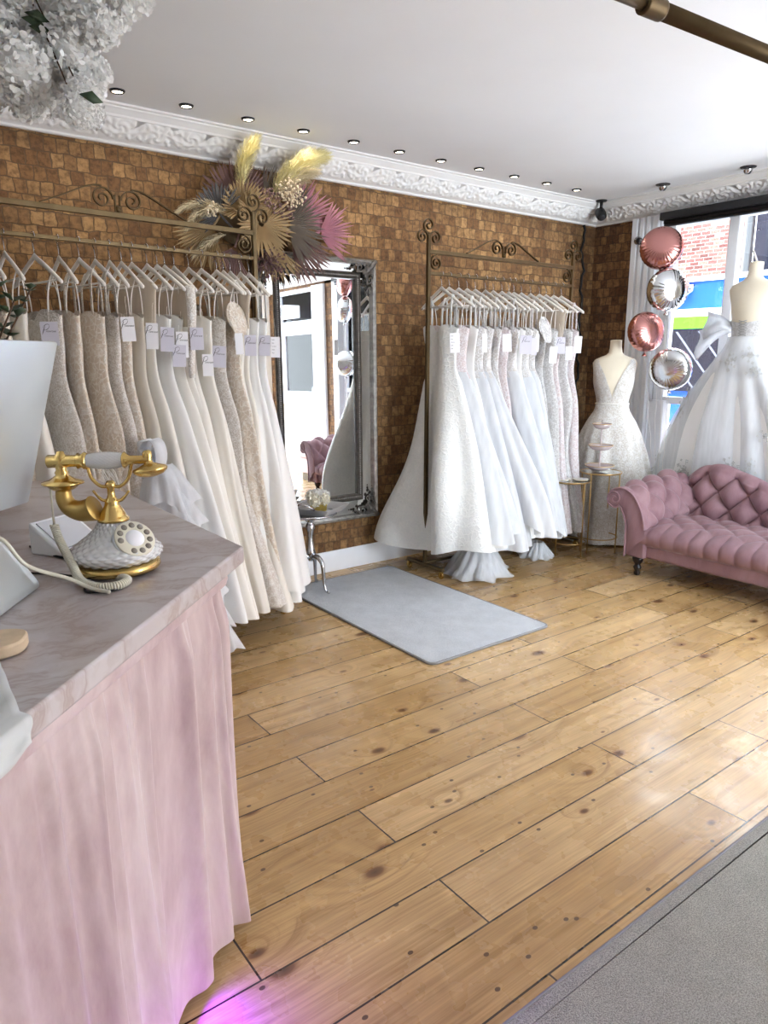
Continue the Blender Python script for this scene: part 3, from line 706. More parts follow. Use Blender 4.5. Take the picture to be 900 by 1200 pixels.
def corner_orn():
    m = MB()
    for sw in (0, 1):
        def add(fn):
            sub = MB(); fn(sub); m.add([((z, y, x) if sw else (x, y, z)) for x, y, z in sub.v], sub.f)
        def g(s):
            s.tube(spiral((.06, .055), .04, 1.4, .2, .15, 30), [.009 - .004 * k / 30 for k in range(31)], 6)
            s.tube(spiral((.13, .05), .03, 1.3, 2.6, .2, 26, hand=-1), [.008 - .004 * k / 26 for k in range(27)], 6)
            s.tube(bez((.02, 0, .02), (.07, 0, .03), (.12, 0, .0), (.2, 0, .055), 14), [.011 - .008 * k / 14 for k in range(15)], 6)
            for (cx_, cz_, r) in ((.10, .085, .014), (.155, .075, .011), (.165, .035, .012), (.185, .055, .010), (.205, .055, .008), (.225, .055, .005), (.095, .03, .013)):
                s.ball((cx_, -.006, cz_), r, 8, 6, (1.3, .6, 1))
        add(g)
    m.ball((.06, -.004, .06), .026, 10, 8, (1, .6, 1)); m.tube(bez((.0, 0, .0), (.03, -.01, .03), (.05, -.01, .05), (.09, 0, .09), 10), [.018] * 6 + [.012] * 5, 6)
    return m
orn = corner_orn()
for (x, z, sx, sz) in ((mx0 + .01, .01, 1, 1), (mx1 - .01, .01, -1, 1), (mx1 - .01, mz1 - .01, -1, -1), (mx0 + .01, mz1 - .01, 1, -1)):
    q = MB(); fl = sx * sz < 0
    q.add([(x + sx * px, -.036 + py, z + sz * pz) for px, py, pz in orn.v], [f[::-1] if fl else f for f in orn.f])
    q.build('corner_ornament', M['frame_dark'], mr)
mr.rotation_euler = (-.010, 0, 0)

# ================================================================== CLOTHES RACKS
def flat_spiral(c, r0, turns, a0, hand=1, r1=.16, n=44): return spiral(c, r0, turns, a0, r1, n, hand=hand)
def make_rack(name, label, loc, rz, L, fin_mat):
    """origin at floor under the mirror-side / near post; rails run along +X"""
    t = thing(name, label, 'clothes rack', loc, rz, 'bronze scroll clothes racks')
    for x in (0, L):
        p = MB(); p.box(x - .012, x + .012, -.012, .012, .06, 2.36 if x == 0 or True else 2.3); p.build('post', M['brass'] if x else fin_mat, t, bevel=.002)  # near post gets the darker metal: its backlit shade put into the colour
        f = MB()
        f.bar(flat_spiral((x - .058, 2.335), .048, 1.6, 0.0, 1), (0, 1, 0), .016, .006)
        f.bar(flat_spiral((x + .058, 2.335), .048, 1.6, PI, -1), (0, 1, 0), .016, .006)
        f.bar(flat_spiral((x, 2.412), .05, 1.6, -PI / 2, 1 if x else -1), (0, 1, 0), .016, .006)
        s = 1 if x == 0 else -1
        f.build('scroll_finial', fin_mat, t, smooth=False)
        q = MB(); q.bar(flat_spiral((x + s * .068, 2.176), .052, 1.9, PI / 2, s), (0, 1, 0), .016, .006); q.build('corner_scroll', fin_mat, t, smooth=False)
        b = MB(); b.box(x - .014, x + .014, -.2, .2, .055, .082); b.build('foot', M['brass'], t, bevel=.003)
        for y in (-.18, .18):
            c = MB(); c.lathe([(.002, -.009), (.022, -.009), (.026, -.004), (.026, .004), (.022, .009), (.002, .009)], 16, frame((x, y, .026), (1, 0, 0)))
            c.box(x - .012, x + .012, y - .012, y + .012, .048, .056); c.box(x - .014, x - .011, y - .008, y + .008, .02, .05); c.box(x + .011, x + .014, y - .008, y + .008, .02, .05)
            c.build('castor', M['gold'], t, auto=True)
    MB().box(0, L, -.012, .012, 2.232, 2.258).build('top_rail', M['brass'], t, bevel=.002)
    MB().box(0, L, -.010, .010, 2.097, 2.117).build('hanging_rail', M['brass'], t, bevel=.002)
    MB().box(0, L, -.010, .010, .07, .088).build('lower_rail', M['brass'], t, bevel=.002)
    c = MB(); mid = L * .48
    for s in (-1, 1):
        c.bar([(mid + s * .012, 0, 2.262), (mid + s * .012, 0, 2.34)], (0, 1, 0), .014, .006)
        c.bar(flat_spiral((mid + s * .075, 2.318), .055, 1.7, PI if s > 0 else 0, -s), (0, 1, 0), .016, .006)
        c.bar(bez((mid + s * .075, 0, 2.373), (mid + s * .14, 0, 2.385), (mid + s * .2, 0, 2.33), (mid + s * .37, 0, 2.262), 14), (0, 1, 0), .016, .006)
    c.ball((mid, 0, 2.275), .016); c.build('crest_scrolls', fin_mat, t, smooth=False)
    return t
A1 = math.radians(4.5)
R1x, R1y = 2.01, 3.9
make_rack('clothes_rack', 'bronze clothes rack full of ivory gowns behind the reception desk', (R1x - 1.5 * math.cos(A1), R1y - 1.5 * math.sin(A1), 0), A1, 1.5, M['brass_dark'])
make_rack('clothes_rack', 'bronze clothes rack of white gowns standing between the silver mirror and the window corner', (3.279, 3.85, 0), 0, 1.5, M['brass_dark'])

# ================================================================== HANGERS
def hanger_meshes():
    hk = MB(); pts = []
    for k in range(17):
        a = math.radians(-20 + 215 * k / 16); pts.append((0, .0185 * math.cos(a) * 1.0, .0 + .0185 * math.sin(a)))
    pts = [(0, y, z) for _, y, z in pts][::-1]
    pts = pts + bez(pts[-1], (0, .015, -.03), (0, .0, -.03), (0, 0, -.075), 8)[1:]
    hk.tube(pts, .0022, 6)
    bd2 = MB(); rings = []
    for k in range(33):
        y = -.215 + .43 * k / 32; a = abs(y) / .215
        z = -.082 - .125 * (a ** 1.15) ; hgt = .030 - .006 * a; w = .0075 + .002 * a
        if a < .12: z += .006 * (1 - a / .12)
        if a > .95: hgt *= .8; w *= .85
        rings.append([(w * math.cos(2 * PI * j / 10), y, z - hgt / 2 + hgt / 2 * math.sin(2 * PI * j / 10)) for j in range(10)])
    bd2.loft(rings)
    br = MB(); br.tube([(0, -.195, -.208), (0, 0, -.212), (0, .195, -.208)], .0045, 8)
    return hk.mesh('hook', M['chrome']), bd2.mesh('shoulder_bar', M['hanger']), br.mesh('trouser_bar', M['hanger'])
HK, HB, HR = hanger_meshes()
def hanger(loc, rz, label, group):
    t = thing('clothes_hanger', label, 'hanger', loc, rz, group)
    inst('hook', HK, t); inst('shoulder_bar', HB, t); inst('trouser_bar', HR, t); return t

# ================================================================== DRESSES
def garment(prof, ztop, zhem, nt, nz, amp, ks, seed, cx=None, cy=None, waist=-.66, hemfn=None, hem_amp=1.0, sharp=False):
    """cloth surface hanging from the origin: prof = (z, half width along y, half depth along x)"""
    r = random.Random(seed); ph = [r.uniform(0, 6.28) for _ in ks]; wob = [r.uniform(-.5, .5) for _ in ks]
    Z = [p[0] for p in prof]; Wd = [p[1] for p in prof]; Dp = [p[2] for p in prof]; mb = MB()
    def fn(u, v):
        th = 2 * PI * u; zt = ztop(th) if callable(ztop) else ztop; zh = zhem + (hemfn(th) if hemfn else 0)
        z = zt + (zh - zt) * v; zz = max(z, prof[-1][0])
        W = herm(Z, Wd, zz); D = herm(Z, Dp, zz)
        s = sstep(waist, zhem, z) if zhem < waist else 0
        R = 0
        for k, p, w in zip(ks, ph, wob):
            q = math.sin(k * th + p + w * 2.5 * s + .5 * math.sin(3 * z + p)); R += (2 * (1 - abs(q)) - 1 if sharp else q) / (1 + .12 * k)
        R *= amp * (.06 + .94 * s)
        c, sn = math.cos(th), math.sin(th)
        nx = sn; ny = c
        x = D * sn + nx * R + (cx(z) if cx else 0); y = W * c + ny * R * .8 + (cy(z) if cy else 0)
        return (x, y, z)
    mb.grid(nt, nz, fn, cu=True); return mb
def sweet(base, dip=.05, back=.0):
    """sweetheart top edge: lower at centre front and under the arms"""
    def f(th):
        c, s = math.cos(th), math.sin(th)
        return base - .03 * abs(c) ** 6 - dip * math.exp(-(c / .22) ** 2) * (1 if s < 0 else .4) - back * (1 if s > 0 else 0) * (1 - abs(c))
    return f
def straps(mb, top, w=.004, ys=(.13,), cut=-.128, sx=(-.03, .03)):
    for y in ys:
        for sgn in (-1, 1):
            for xx in sx: mb.tube(bez((0, sgn * (y + .015), cut), (xx * .6, sgn * (y + .012), cut - .05), (xx, sgn * y, top + .08), (xx, sgn * y, top - .015), 8), w, 5)
def loops(t, base):
    for sgn in (-1, 1):
        for xx in (-.03, .03):
            q = MB(); q.tube(bez((0, sgn * .145, -.168), (xx * .6, sgn * .142, -.21), (xx, sgn * .13, base + .08), (xx, sgn * .13, base - .015), 8), .0032, 5); q.build('hanging_loop', M['hanger'], t)
PR = {
 'fit':   [(-.10, .10, .022), (-.30, .185, .034), (-.36, .185, .036), (-.50, .165, .042), (-.66, .135, .034), (-.92, .185, .046), (-1.3, .15, .05), (-1.52, .19, .062), (-1.98, .33, .10)],
 'col':   [(-.10, .10, .022), (-.30, .18, .032), (-.36, .18, .034), (-.50, .16, .04), (-.66, .135, .034), (-.92, .18, .046), (-1.4, .2, .055), (-1.98, .27, .07)],
 'aline': [(-.10, .10, .022), (-.30, .18, .034), (-.36, .18, .036), (-.64, .138, .034), (-.86, .20, .05), (-1.4, .31, .075), (-1.98, .42, .105)],
 'ball':  [(-.10, .10, .022), (-.30, .18, .036), (-.36, .18, .040), (-.62, .138, .042), (-.74, .19, .07), (-1.2, .33, .13), (-1.6, .43, .18), (-1.98, .50, .22)],
}
def dress(loc, rz, label, group, kind, m, top='strap', zhem=-1.86, amp=.022, ks=(4, 7, 11), seed=1, W=1.0, D=1.0, cyk=-.09, cxk=0.0, skirt=None, base=-.335, extra=None, hemfn=None, sharp=False, bodice_mat=None):
    t = thing('wedding_dress', label, 'dress', loc, rz, group)
    prof = [(z, w * (1 + (W - 1) * sstep(-.66, -1.5, z)), d * (1 + (D - 1) * sstep(-.5, -1.5, z))) for z, w, d in PR[kind]]
    cy = lambda z: cyk * min(1.15, max(0, (-.42 - z) / 1.45)); cx = lambda z: cxk * sstep(-.6, -1.9, z)
    if skirt:
        b = garment(prof, sweet(base), -.70, 40, 12, .004, (5, 9), seed, cx, cy, -.3); b.build('bodice', bodice_mat or m, t)
        s = garment(prof, -.655, zhem, 110, 30, amp, ks, seed + 1, cx, cy, -.655, hemfn, sharp=sharp)
        s.build('skirt', skirt, t)
    else:
        s = garment(prof, sweet(base), zhem, 110, 40, amp * 1.45, ks, seed, cx, cy, -.66, hemfn, sharp=sharp); s.build('gown', m, t)
    if top == 'strap':
        loops(t, base)
    elif top == 'wide':
        for sgn in (-1, 1):
            for xx in (-.026, .026):
                q = MB(); q.bar(bez((0, sgn * .12, -.14), (xx, sgn * .125, -.17), (xx, sgn * .135, base + .1), (xx, sgn * .13, base - .02), 8), (0, 1, 0), .018, .003)
                q.build('shoulder_strap', bodice_mat or m, t)
    elif top == 'mesh':
        q = garment([(-.10, .03, .014), (-.145, .12, .022), (-.20, .205, .024), (-.25, .2, .03), (-.42, .18, .04)], lambda th: -.115 - .08 * abs(math.cos(th)) ** 1.5 - .05 * (1 - abs(math.cos(th))) ** 2, -.40, 48, 10, .004, (6,), seed + 3); q.build('illusion_top', M['mesh_nude'], t)
    elif top == 'sleeve':
        q = garment([(-.10, .03, .014), (-.145, .12, .022), (-.20, .205, .024), (-.25, .2, .03), (-.42, .18, .04)], lambda th: -.115 - .08 * abs(math.cos(th)) ** 1.5 - .11 * (1 - abs(math.cos(th))) ** 2, -.40, 48, 10, .004, (6,), seed + 3); q.build('illusion_top', M['mesh_nude'], t)
        for sgn in (-1, 1):
            sl = MB(); sl.tube(spline([(0, sgn * .19, -.20), (-.02, sgn * .225, -.27), (-.03, sgn * .235, -.38), (-.035, sgn * .22, -.55), (-.03, sgn * .215, -.66)], 6), [.014] + [.028 - .0005 * k for k in range(24)], 10, False); sl.build('sleeve', bodice_mat or m, t)
    elif top == 'puff':
        loops(t, base)
        for sgn in (-1, 1):
            sl = MB()
            def pf(u, v, sgn=sgn):
                a = 2 * PI * u; r = .062 * (math.sin(PI * (.12 + .76 * v)) ** .7) * (1 + .12 * math.sin(7 * a) + .06 * math.sin(11 * a + 4 * v)); yy = sgn * (.165 + .05 * v) ; 
                return (-.03 + r * math.cos(a), yy + .3 * r * math.sin(a), base + .06 - .16 * v + .55 * r * math.sin(a))
            sl.grid(36, 10, pf, cu=True); sl.build('puff_sleeve', bodice_mat or m, t)
    if extra: extra(t, cy, zhem, seed)
    return t
def ruffle(t, cy, zhem, seed):
    """tulle ruffles spilling from the knee down"""
    r = random.Random(seed); mb = MB()
    for k in range(7):
        z0 = -1.08 - .11 * k; W0 = .18 + .045 * k; p = r.uniform(0, 6)
        def fn(u, v, z0=z0, W0=W0, p=p):
            a = 2 * PI * u; f = .022 * math.sin(9 * a + p + 2 * v) + .016 * math.sin(17 * a + 2 * p); rr = v ** .7
            return ((.07 + .09 * rr + f * v) * math.sin(a), (W0 + .16 * rr + f * v) * math.cos(a) + cy(z0) - .06, z0 - .20 * v + .03 * math.sin(5 * a + p) * v)
        mb.grid(72, 7, fn, cu=True)
    mb.build('tulle_ruffle', M['tulle_white'], t)
    c = MB()
    for k in range(5):
        pts = []; y0 = -.24 + .05 * k; 
        for j in range(22):
            a = j / 21 * 2 * PI * 1.3 + k; rr = .075 - .008 * k; pts.append((-.10 + .02 * k + .03 * math.sin(a * .5), y0 + cy(-1.2) + rr * math.cos(a) * .8, -1.02 - .04 * k + rr * math.sin(a)))
        c.bar(pts, (1, .2, .1), .07, .003)
    c.build('curled_ruffle', M['tulle_white'], t)
def feathers(t, cy, zhem, seed):
    r = random.Random(seed); mb = MB()
    for k in range(420):
        a = r.uniform(0, 2 * PI); z0 = -.98 - r.random() * .45; W0 = .13 + .12 * (-.98 - z0); D0 = .05
        p = Vector((D0 * math.sin(a), W0 * math.cos(a) + cy(z0), z0)); o = Vector((math.sin(a) * .07, math.cos(a) * .09, 0)) * r.uniform(.6, 1.5); L = r.uniform(.14, .26)
        pts = [p, p + o * .7 + Vector((0, 0, -L * .4)), p + o + Vector((r.uniform(-.02, .02), r.uniform(-.03, .03), -L))]
        mb.tube(pts, [.003, .0028, .0008], 3, False)
    o = mb.build('feather_trim', M['feather'], t); tag(o, kind='stuff')
def train(x0, x1, y0, y1, h, m=None):
    def f(t, cy, zhem, seed):
        r = random.Random(seed); p = [r.uniform(0, 6) for _ in range(4)]; mb = MB(); cxx, cyy = (x0 + x1) / 2, (y0 + y1) / 2
        for layer in range(3):
            def fn(u, v, layer=layer):
                a = 2 * PI * u; rr = .45 + .55 * v ** .8
                rip = 1 + .10 * math.sin(7 * a + p[0] + layer) * v + .06 * math.sin(15 * a + p[1] + 3 * v)
                x = cxx + (x1 - x0) / 2 * rr * rip * math.cos(a) * (1 - .08 * layer); y = cyy + (y1 - y0) / 2 * rr * rip * math.sin(a) * (1 - .08 * layer)
                z = h * (1 - v) ** 1.5 + .035 * (1 + math.sin(9 * a + p[2] + 5 * v + layer)) * v * (1 - v * .8) + .012 * layer + .004
                return (x, y, z - 2.107)
            mb.grid(64, 14, fn, cu=True)
        mb.build('train', m or M['tulle_sheer'], t)
    return f

def r1(s, z=2.107): return (R1x - s * math.cos(A1), R1y - s * math.sin(A1), z)
G1, G2 = 'hangers on the rack behind the desk', 'hangers on the rack by the window corner'
D1, D2 = 'gowns on the rack behind the desk', 'gowns on the rack by the window corner'
L1 = [.041, .096, .161, .204, .246, .339, .414, .497, .55, .592, .647, .728, .781, .841, .913, .99, 1.085, 1.196, 1.323, 1.40]
SPEC1 = [
 # description, kind, material key, top, zhem, amp, ks, W, D, extra kwargs
 ('sleek ivory satin gown with a wide skirt', 'aline', 'satin_white', 'wide', -1.86, .020, (3, 5), 1.0, 1.5, dict(cyk=-.10)),
 ('white satin gown with flat front panel', 'aline', 'satin_white', 'strap', -1.93, .05, (3, 4, 7), .92, 1.75, dict(cyk=-.10)),
 ('ivory gown with sheer illusion top', 'fit', 'crepe', 'mesh', -1.95, .02, (4, 6), 1.0, 1.2, {}),
 ('ivory satin gown nipped at the knee', 'fit', 'satin_ivory', 'wide', -1.9, .024, (3, 5, 9), 1.15, 1.3, dict(cyk=-.14)),
 ('ivory lace gown with round puff sleeves', 'col', 'lace_ivory', 'puff', -1.9, .018, (5, 8), 1.0, 1.0, {}),
 ('fitted beaded ivory lace gown', 'fit', 'lace_bead', 'strap', -1.9, .018, (4, 7), 1.1, 1.0, {}),
 ('plain ivory crepe gown with thin straps', 'col', 'crepe', 'strap', -1.92, .022, (4, 6, 9), 1.1, 1.0, {}),
 ('cream satin gown with long folds', 'aline', 'satin_ivory', 'strap', -1.9, .026, (4, 7), .9, 1.0, {}),
 ('ivory gown with beaded lace sleeves', 'aline', 'satin_ivory', 'sleeve', -1.92, .02, (4, 7), .8, 1.0, dict(bodice_mat='lace_bead')),
 ('smooth ivory satin gown', 'aline', 'satin_ivory', 'strap', -1.9, .028, (3, 6), .95, 1.0, {}),
 ('pearl satin gown with a curved train edge', 'aline', 'satin_white', 'strap', -1.88, .03, (3, 5, 8), 1.0, 1.0, {}),
 ('ivory gown under a sheer round cape', 'aline', 'crepe', 'mesh', -1.9, .024, (4, 7), .9, 1.0, {}),
 ('ruched ivory gown with tulle ruffles below the knee', 'fit', 'tulle_ivory', 'strap', -1.85, .02, (4, 7), 1.1, 1.2, dict(extra=ruffle)),
 ('slim corded ivory lace gown', 'fit', 'lace_ivory', 'strap', -1.88, .016, (4, 7), 1.0, 1.0, {}),
 ('strappy ivory lace gown', 'fit', 'lace_bead', 'wide', -1.9, .018, (5, 8), 1.0, 1.0, {}),
 ('cream lace gown with a scooped back', 'fit', 'lace_ivory', 'wide', -1.9, .018, (4, 9), 1.0, 1.0, {}),
 ('ivory lace mermaid gown with a feather hem', 'fit', 'lace_ivory', 'strap', -1.3, .012, (4, 7), .9, 1.0, dict(extra=feathers)),
 ('strapless glossy embroidered ivory gown', 'fit', 'lace_bead', 'strap', -1.9, .016, (4, 6), 1.1, 1.1, {}),
 ('strapless ivory satin gown with puffed bodice', 'aline', 'satin_ivory', 'strap', -1.88, .024, (4, 6), .9, 1.0, {}),
 ('pale ivory lace gown nearest the monitor', 'fit', 'lace_ivory', 'strap', -1.9, .018, (4, 7), 1.0, 1.0, {}),
]
hr = random.Random(21)
for i, (s, sp) in enumerate(zip(L1, SPEC1)):
    d, kind, mk, top, zh, amp, ks, W, D, kw = sp; kw = dict(kw)
    if 'bodice_mat' in kw: kw['bodice_mat'] = M[kw['bodice_mat']]
    kw.setdefault('cyk', -.24 + .012 * max(0, 6 - i)); rz = A1 + (hr.uniform(-.02, .26) if i > 2 else -.04)
    hanger(r1(s), rz, 'white wooden hanger, %s from the mirror end of the rack behind the desk' % ORD[i], G1)
    dress(r1(s), rz, d + ', %s from mirror on desk rack' % ORD[i], D1, kind, M[mk], top, zh, amp, ks, 100 + i * 7, W, D, **kw)

L2 = [3.40, 3.47, 3.56, 3.64, 3.72, 3.82, 3.90, 3.99, 4.063, 4.118, 4.20, 4.30, 4.40, 4.478, 4.568, 4.659]
SPEC2 = [
 ('large white floral jacquard ballgown', 'ball', 'jacquard', 'wide', -1.87, .085, (2, 3, 5), .84, 1.2, dict(cxk=-.05, cyk=-.13, hemfn=lambda th: .05 * math.sin(2 * th + 1))),
 ('pale grey-white tulle gown with nude bodice', 'ball', 'lace_blush', 'strap', -1.80, .05, (4, 7, 12), .98, .8, dict(skirt='tulle_white', cyk=-.12, cxk=.08, hemfn=lambda th: .04 * math.sin(3 * th))),
 ('plain white satin gown', 'aline', 'satin_white', 'wide', -1.88, .025, (4, 6), .9, 1.2, {}),
 ('white tulle gown with lace bodice', 'ball', 'lace_white', 'wide', -1.9, .05, (5, 8, 13), .95, .9, dict(skirt='tulle_white', extra=(3.30 - 3.64, 3.80 - 3.64, -.46, .02, .20), cxk=.06)),
 ('white ballgown with a soft pleated tulle skirt', 'ball', 'lace_white', 'strap', -1.76, .055, (4, 7, 11), 1.06, .95, dict(skirt='tulle_white', cyk=-.14, cxk=.14, hemfn=lambda th: .05 * math.sin(3 * th + 2))),
 ('white lace gown with a scalloped neckline', 'aline', 'lace_white', 'wide', -1.86, .02, (4, 7), .85, 1.0, {}),
 ('pleated lilac-white chiffon gown', 'col', 'lace_blush', 'strap', -1.9, .016, (9, 13), .9, 1.0, {}),
 ('white corded lace ballgown', 'ball', 'lace_white', 'wide', -1.84, .045, (4, 7, 13), .9, .9, dict(skirt='tulle_white', cyk=-.12, cxk=.14, hemfn=lambda th: .04 * math.sin(4 * th))),
 ('white gown with draped straps', 'aline', 'satin_white', 'strap', -1.88, .024, (4, 7), .8, 1.0, {}),
 ('soft white tulle gown with a floor train', 'ball', 'lace_white', 'strap', -1.86, .03, (6, 12), .8, .8, dict(skirt='tulle_white', extra=(4.10 - 4.118, 4.36 - 4.118, -.36, -.08, .10), cxk=.08)),
 ('white embroidered tulle gown', 'ball', 'lace_white', 'wide', -1.9, .025, (6, 10), .75, .75, dict(skirt='tulle_white', cxk=.06)),
 ('grey-white lace gown with frilled sleeves', 'col', 'grey_lace', 'puff', -1.88, .016, (5, 9), .95, 1.0, {}),
 ('grey lace column gown', 'col', 'grey_lace', 'strap', -1.92, .016, (5, 8), .95, .9, {}),
 ('mauve-grey lace gown with a sheer top', 'col', 'lace_blush', 'mesh', -1.92, .018, (6, 9), 1.0, .9, {}),
 ('silvery lace gown', 'fit', 'grey_lace', 'strap', -1.92, .016, (5, 8), .95, .9, {}),
 ('blush-tinted gown', 'col', 'lace_blush', 'wide', -1.94, .014, (4, 7), .9, .9, {}),
]
for i, (x, sp) in enumerate(zip(L2, SPEC2)):
    d, kind, mk, top, zh, amp, ks, W, D, kw = sp; kw = dict(kw)
    if 'skirt' in kw: kw['skirt'] = M[kw['skirt']]
    if 'extra' in kw: kw['extra'] = train(*kw['extra'])
    rz = hr.uniform(-.04, .18)
    hanger((x, 3.85, 2.107), rz, 'white hanger, %s from the mirror on the rack by the window corner' % ORD[i], G2)
    dress((x, 3.85, 2.107), rz, d + ', %s from mirror on corner rack' % ORD[i], D2, kind, M[mk], top, zh, amp, ks, 400 + i * 7, W, D, **kw)

# ================================================================== DRESS TAGS
def text_mesh(txt, size, m, shear=.3):
    c = bpy.data.curves.new('lettering', 'FONT'); c.body = txt; c.size = size; c.shear = shear; c.align_x = 'LEFT'; c.extrude = .0002
    o = bpy.data.objects.new('lettering', c); COL.objects.link(o)
    me = bpy.data.meshes.new_from_object(o.evaluated_get(bpy.context.evaluated_depsgraph_get())); bpy.data.objects.remove(o); bpy.data.curves.remove(c)
    me.name = 'lettering'; me.materials.clear(); me.materials.append(m); return me
# card lies in local XZ plane, front faces -Y
card = MB().box(-.5, .5, -.0006, .0006, -.5, .5)
def script_p():
    m = MB()
    stem = bez((-.012, -.001, .036), (-.018, -.001, .02), (-.024, -.001, .004), (-.027, -.001, -.004), 10)
    m.bar(stem, (0, 1, 0), .0006, [.0008 + .0022 * math.sin(PI * k / 10) for k in range(11)])
    bowl = bez((-.022, -.001, .026), (-.012, -.001, .046), (.012, -.001, .046), (.004, -.001, .028), 12) + bez((.004, -.001, .028), (-.001, -.001, .018), (-.012, -.001, .014), (-.018, -.001, .016), 8)[1:]
    m.bar(bowl, (0, 1, 0), .0006, [.0007 + .0012 * abs(math.sin(PI * k / 10)) for k in range(len(bowl))])
    return m
PME = script_p().mesh('script_initial', M['ink'], smooth=False)
RME = text_mesh('rimrose', .0135, M['ink'], .35)
LME = [text_mesh(s, .008, M['ink'], 0) for s in ('Style', 'Size', 'Colour')]
CARD = {}
def dtag(loc, w, h, m, label, group, writing='p', yaw=-.45, string=.10):
    k = (round(w, 3), round(h, 3), m)
    if k not in CARD:
        b = MB(); b.add([(x * w, y, z * h) for x, y, z in card.v], card.f); CARD[k] = b.mesh('card', M[m], smooth=False)
    o = inst('dress_tag', CARD[k], None, loc, (hr.uniform(-.06, .06), hr.uniform(-.05, .05), yaw + hr.uniform(-.12, .12)))
    tag(o, label, 'tag', group)
    if writing == 'p':
        inst('script_initial', PME, o, (-.004, 0, h * .5 - .052)); inst('lettering', RME, o, (-.016, -.0012, h * .5 - .046), (PI / 2, 0, 0))
    elif writing == 'lines':
        for q in range(5): inst('lettering', LME[q % 3], o, (-w * .38, -.0012, h * .34 - q * h * .16), (PI / 2, 0, 0))
    s = MB(); s.tube(bez((0, 0, h * .5 - .006), (.004, .01, h * .5 + string * .4), (-.004, .03, h * .5 + string * .8), (0, .05, h * .5 + string), 8), .0009, 4); inst('string', s.mesh('string', M['hanger']), o)
    return o
T1 = [((.795, 3.55, 1.656), .075, .105, 'card_lav', 'beside the monitor top'), ((1.152, 3.565, 1.684), .062, .115, 'card_white', 'on the ruched gown'), ((1.269, 3.575, 1.654), .058, .125, 'card_white', 'just after the ruched gown'),
      ((1.348, 3.582, 1.639), .066, .118, 'card_lav', 'overlapping the white card beside it'), ((1.438, 3.62, 1.615), .06, .13, 'card_white', 'half hidden behind a lavender card'), ((1.506, 3.59, 1.645), .066, .112, 'card_lav', 'above the half-hidden white card'),
      ((1.416, 3.612, 1.559), .066, .11, 'card_lav', 'hanging lowest and turned into shade'), ((1.566, 3.606, 1.512), .055, .112, 'card_white', 'hanging lowest of the white ones'), ((1.628, 3.60, 1.555), .070, .112, 'card_lav', 'over the lowest white card'),
      ((1.754, 3.615, 1.623), .042, .112, 'card_white', 'narrow edge beside a lavender pair'), ((1.822, 3.62, 1.615), .062, .11, 'card_lav', 'first of the lavender pair by the mirror'), ((1.908, 3.622, 1.615), .062, .11, 'card_lav', 'second of the lavender pair by the mirror'),
      ((1.98, 3.63, 1.607), .05, .112, 'card_white', 'listing details beside the mirror')]
for k, (p, w_, h_, m_, nm) in enumerate(T1):
    dtag(p, w_, h_, m_, ('lavender' if m_ == 'card_lav' else 'white') + ' dress tag on the desk rack, ' + nm, 'tags on the desk rack', 'lines' if k == 12 else ('none' if k == 9 else 'p'))
T2 = [((3.275, 3.57, 1.644), .065, .125, 'card_white', 'on the jacquard ballgown', 'lines'), ((3.55, 3.57, 1.647), .035, .125, 'card_white', 'narrow edge on the tulle gown', 'none'), ((3.766, 3.57, 1.65), .064, .12, 'card_white', 'blank in the middle of the row', 'none'),
      ((3.959, 3.57, 1.64), .085, .13, 'card_lav', 'large with a script letter', 'p'), ((4.059, 3.58, 1.629), .045, .12, 'card_lav', 'small beside the large lavender one', 'none'), ((4.113, 3.60, 1.654), .03, .125, 'card_white', 'sliver behind the small lavender one', 'none'),
      ((4.26, 3.57, 1.569), .06, .12, 'card_white', 'hanging lowest', 'none'), ((4.351, 3.58, 1.638), .07, .12, 'card_lav', 'between two white ones by the corner', 'p'), ((4.454, 3.58, 1.582), .055, .1, 'card_white', 'tilted under the last one', 'none'), ((4.54, 3.57, 1.646), .06, .125, 'card_white', 'last before the window corner', 'none')]
for p, w_, h_, m_, nm, wr_ in T2:
    dtag(p, w_, h_, m_, ('lavender' if m_ == 'card_lav' else 'white') + ' dress tag on the corner rack, ' + nm, 'tags on the corner rack', wr_, -.5)

# ================================================================== DRIED PALM AND PAMPAS ARRANGEMENT (above the mirror)
ar = thing('dried_flower_arrangement', 'wall arrangement of dried palm fans and pampas above the silver mirror', 'dried flowers', (2.15, 4.2, 2.33))
def fan(c, N, up, r, span, n, m, r0=.02, cup=.06, jag=.22, seed=0):
    N = Vector(N).normalized(); up = Vector(up); up = (up - N * up.dot(N)).normalized(); side = up.cross(N); rr = random.Random(seed); mb = MB(); C0 = Vector(c)
    def P(rad, a, h): return C0 + up * rad * math.cos(a) + side * rad * math.sin(a) + N * (h + cup * (rad / r) ** 2)
    for k in range(n):
        a0 = -span / 2 + span * k / n; a1 = a0 + span / n; am = (a0 + a1) / 2; L = r * (1 + rr.uniform(-.07, .05)); e = r * (1 - jag); pl = r * span / n * .45; dr = rr.uniform(-.02, .02)
        vs = [P(r0, a0, 0), P(r0, am, pl * .3), P(r0, a1, 0), P(e * .6, a0, 0), P(e * .6, am, pl), P(e * .6, a1, 0), P(e, a0 + (a1 - a0) * .12, dr), P(e, am, pl + dr), P(e, a1 - (a1 - a0) * .12, dr), P(L, am, dr * 2)]
        mb.add(vs, [(0, 3, 4, 1), (1, 4, 5, 2), (3, 6, 7, 4), (4, 7, 8, 5), (6, 9, 7), (7, 9, 8)])
    q = math.radians(6); mb.tube([C0 - N * .01 - up * .12, C0 + N * .002], .006, 6)
    return mb.build('palm_fan', m, ar, smooth=False, solid=.0012, world=True)
M['fan_mauve'] = mat('dusty_mauve_palm', S(132, 104, 100), .8, var=.15); M['fan_pink'] = mat('dyed_pink_palm', S(184, 130, 144), .8, var=.1)
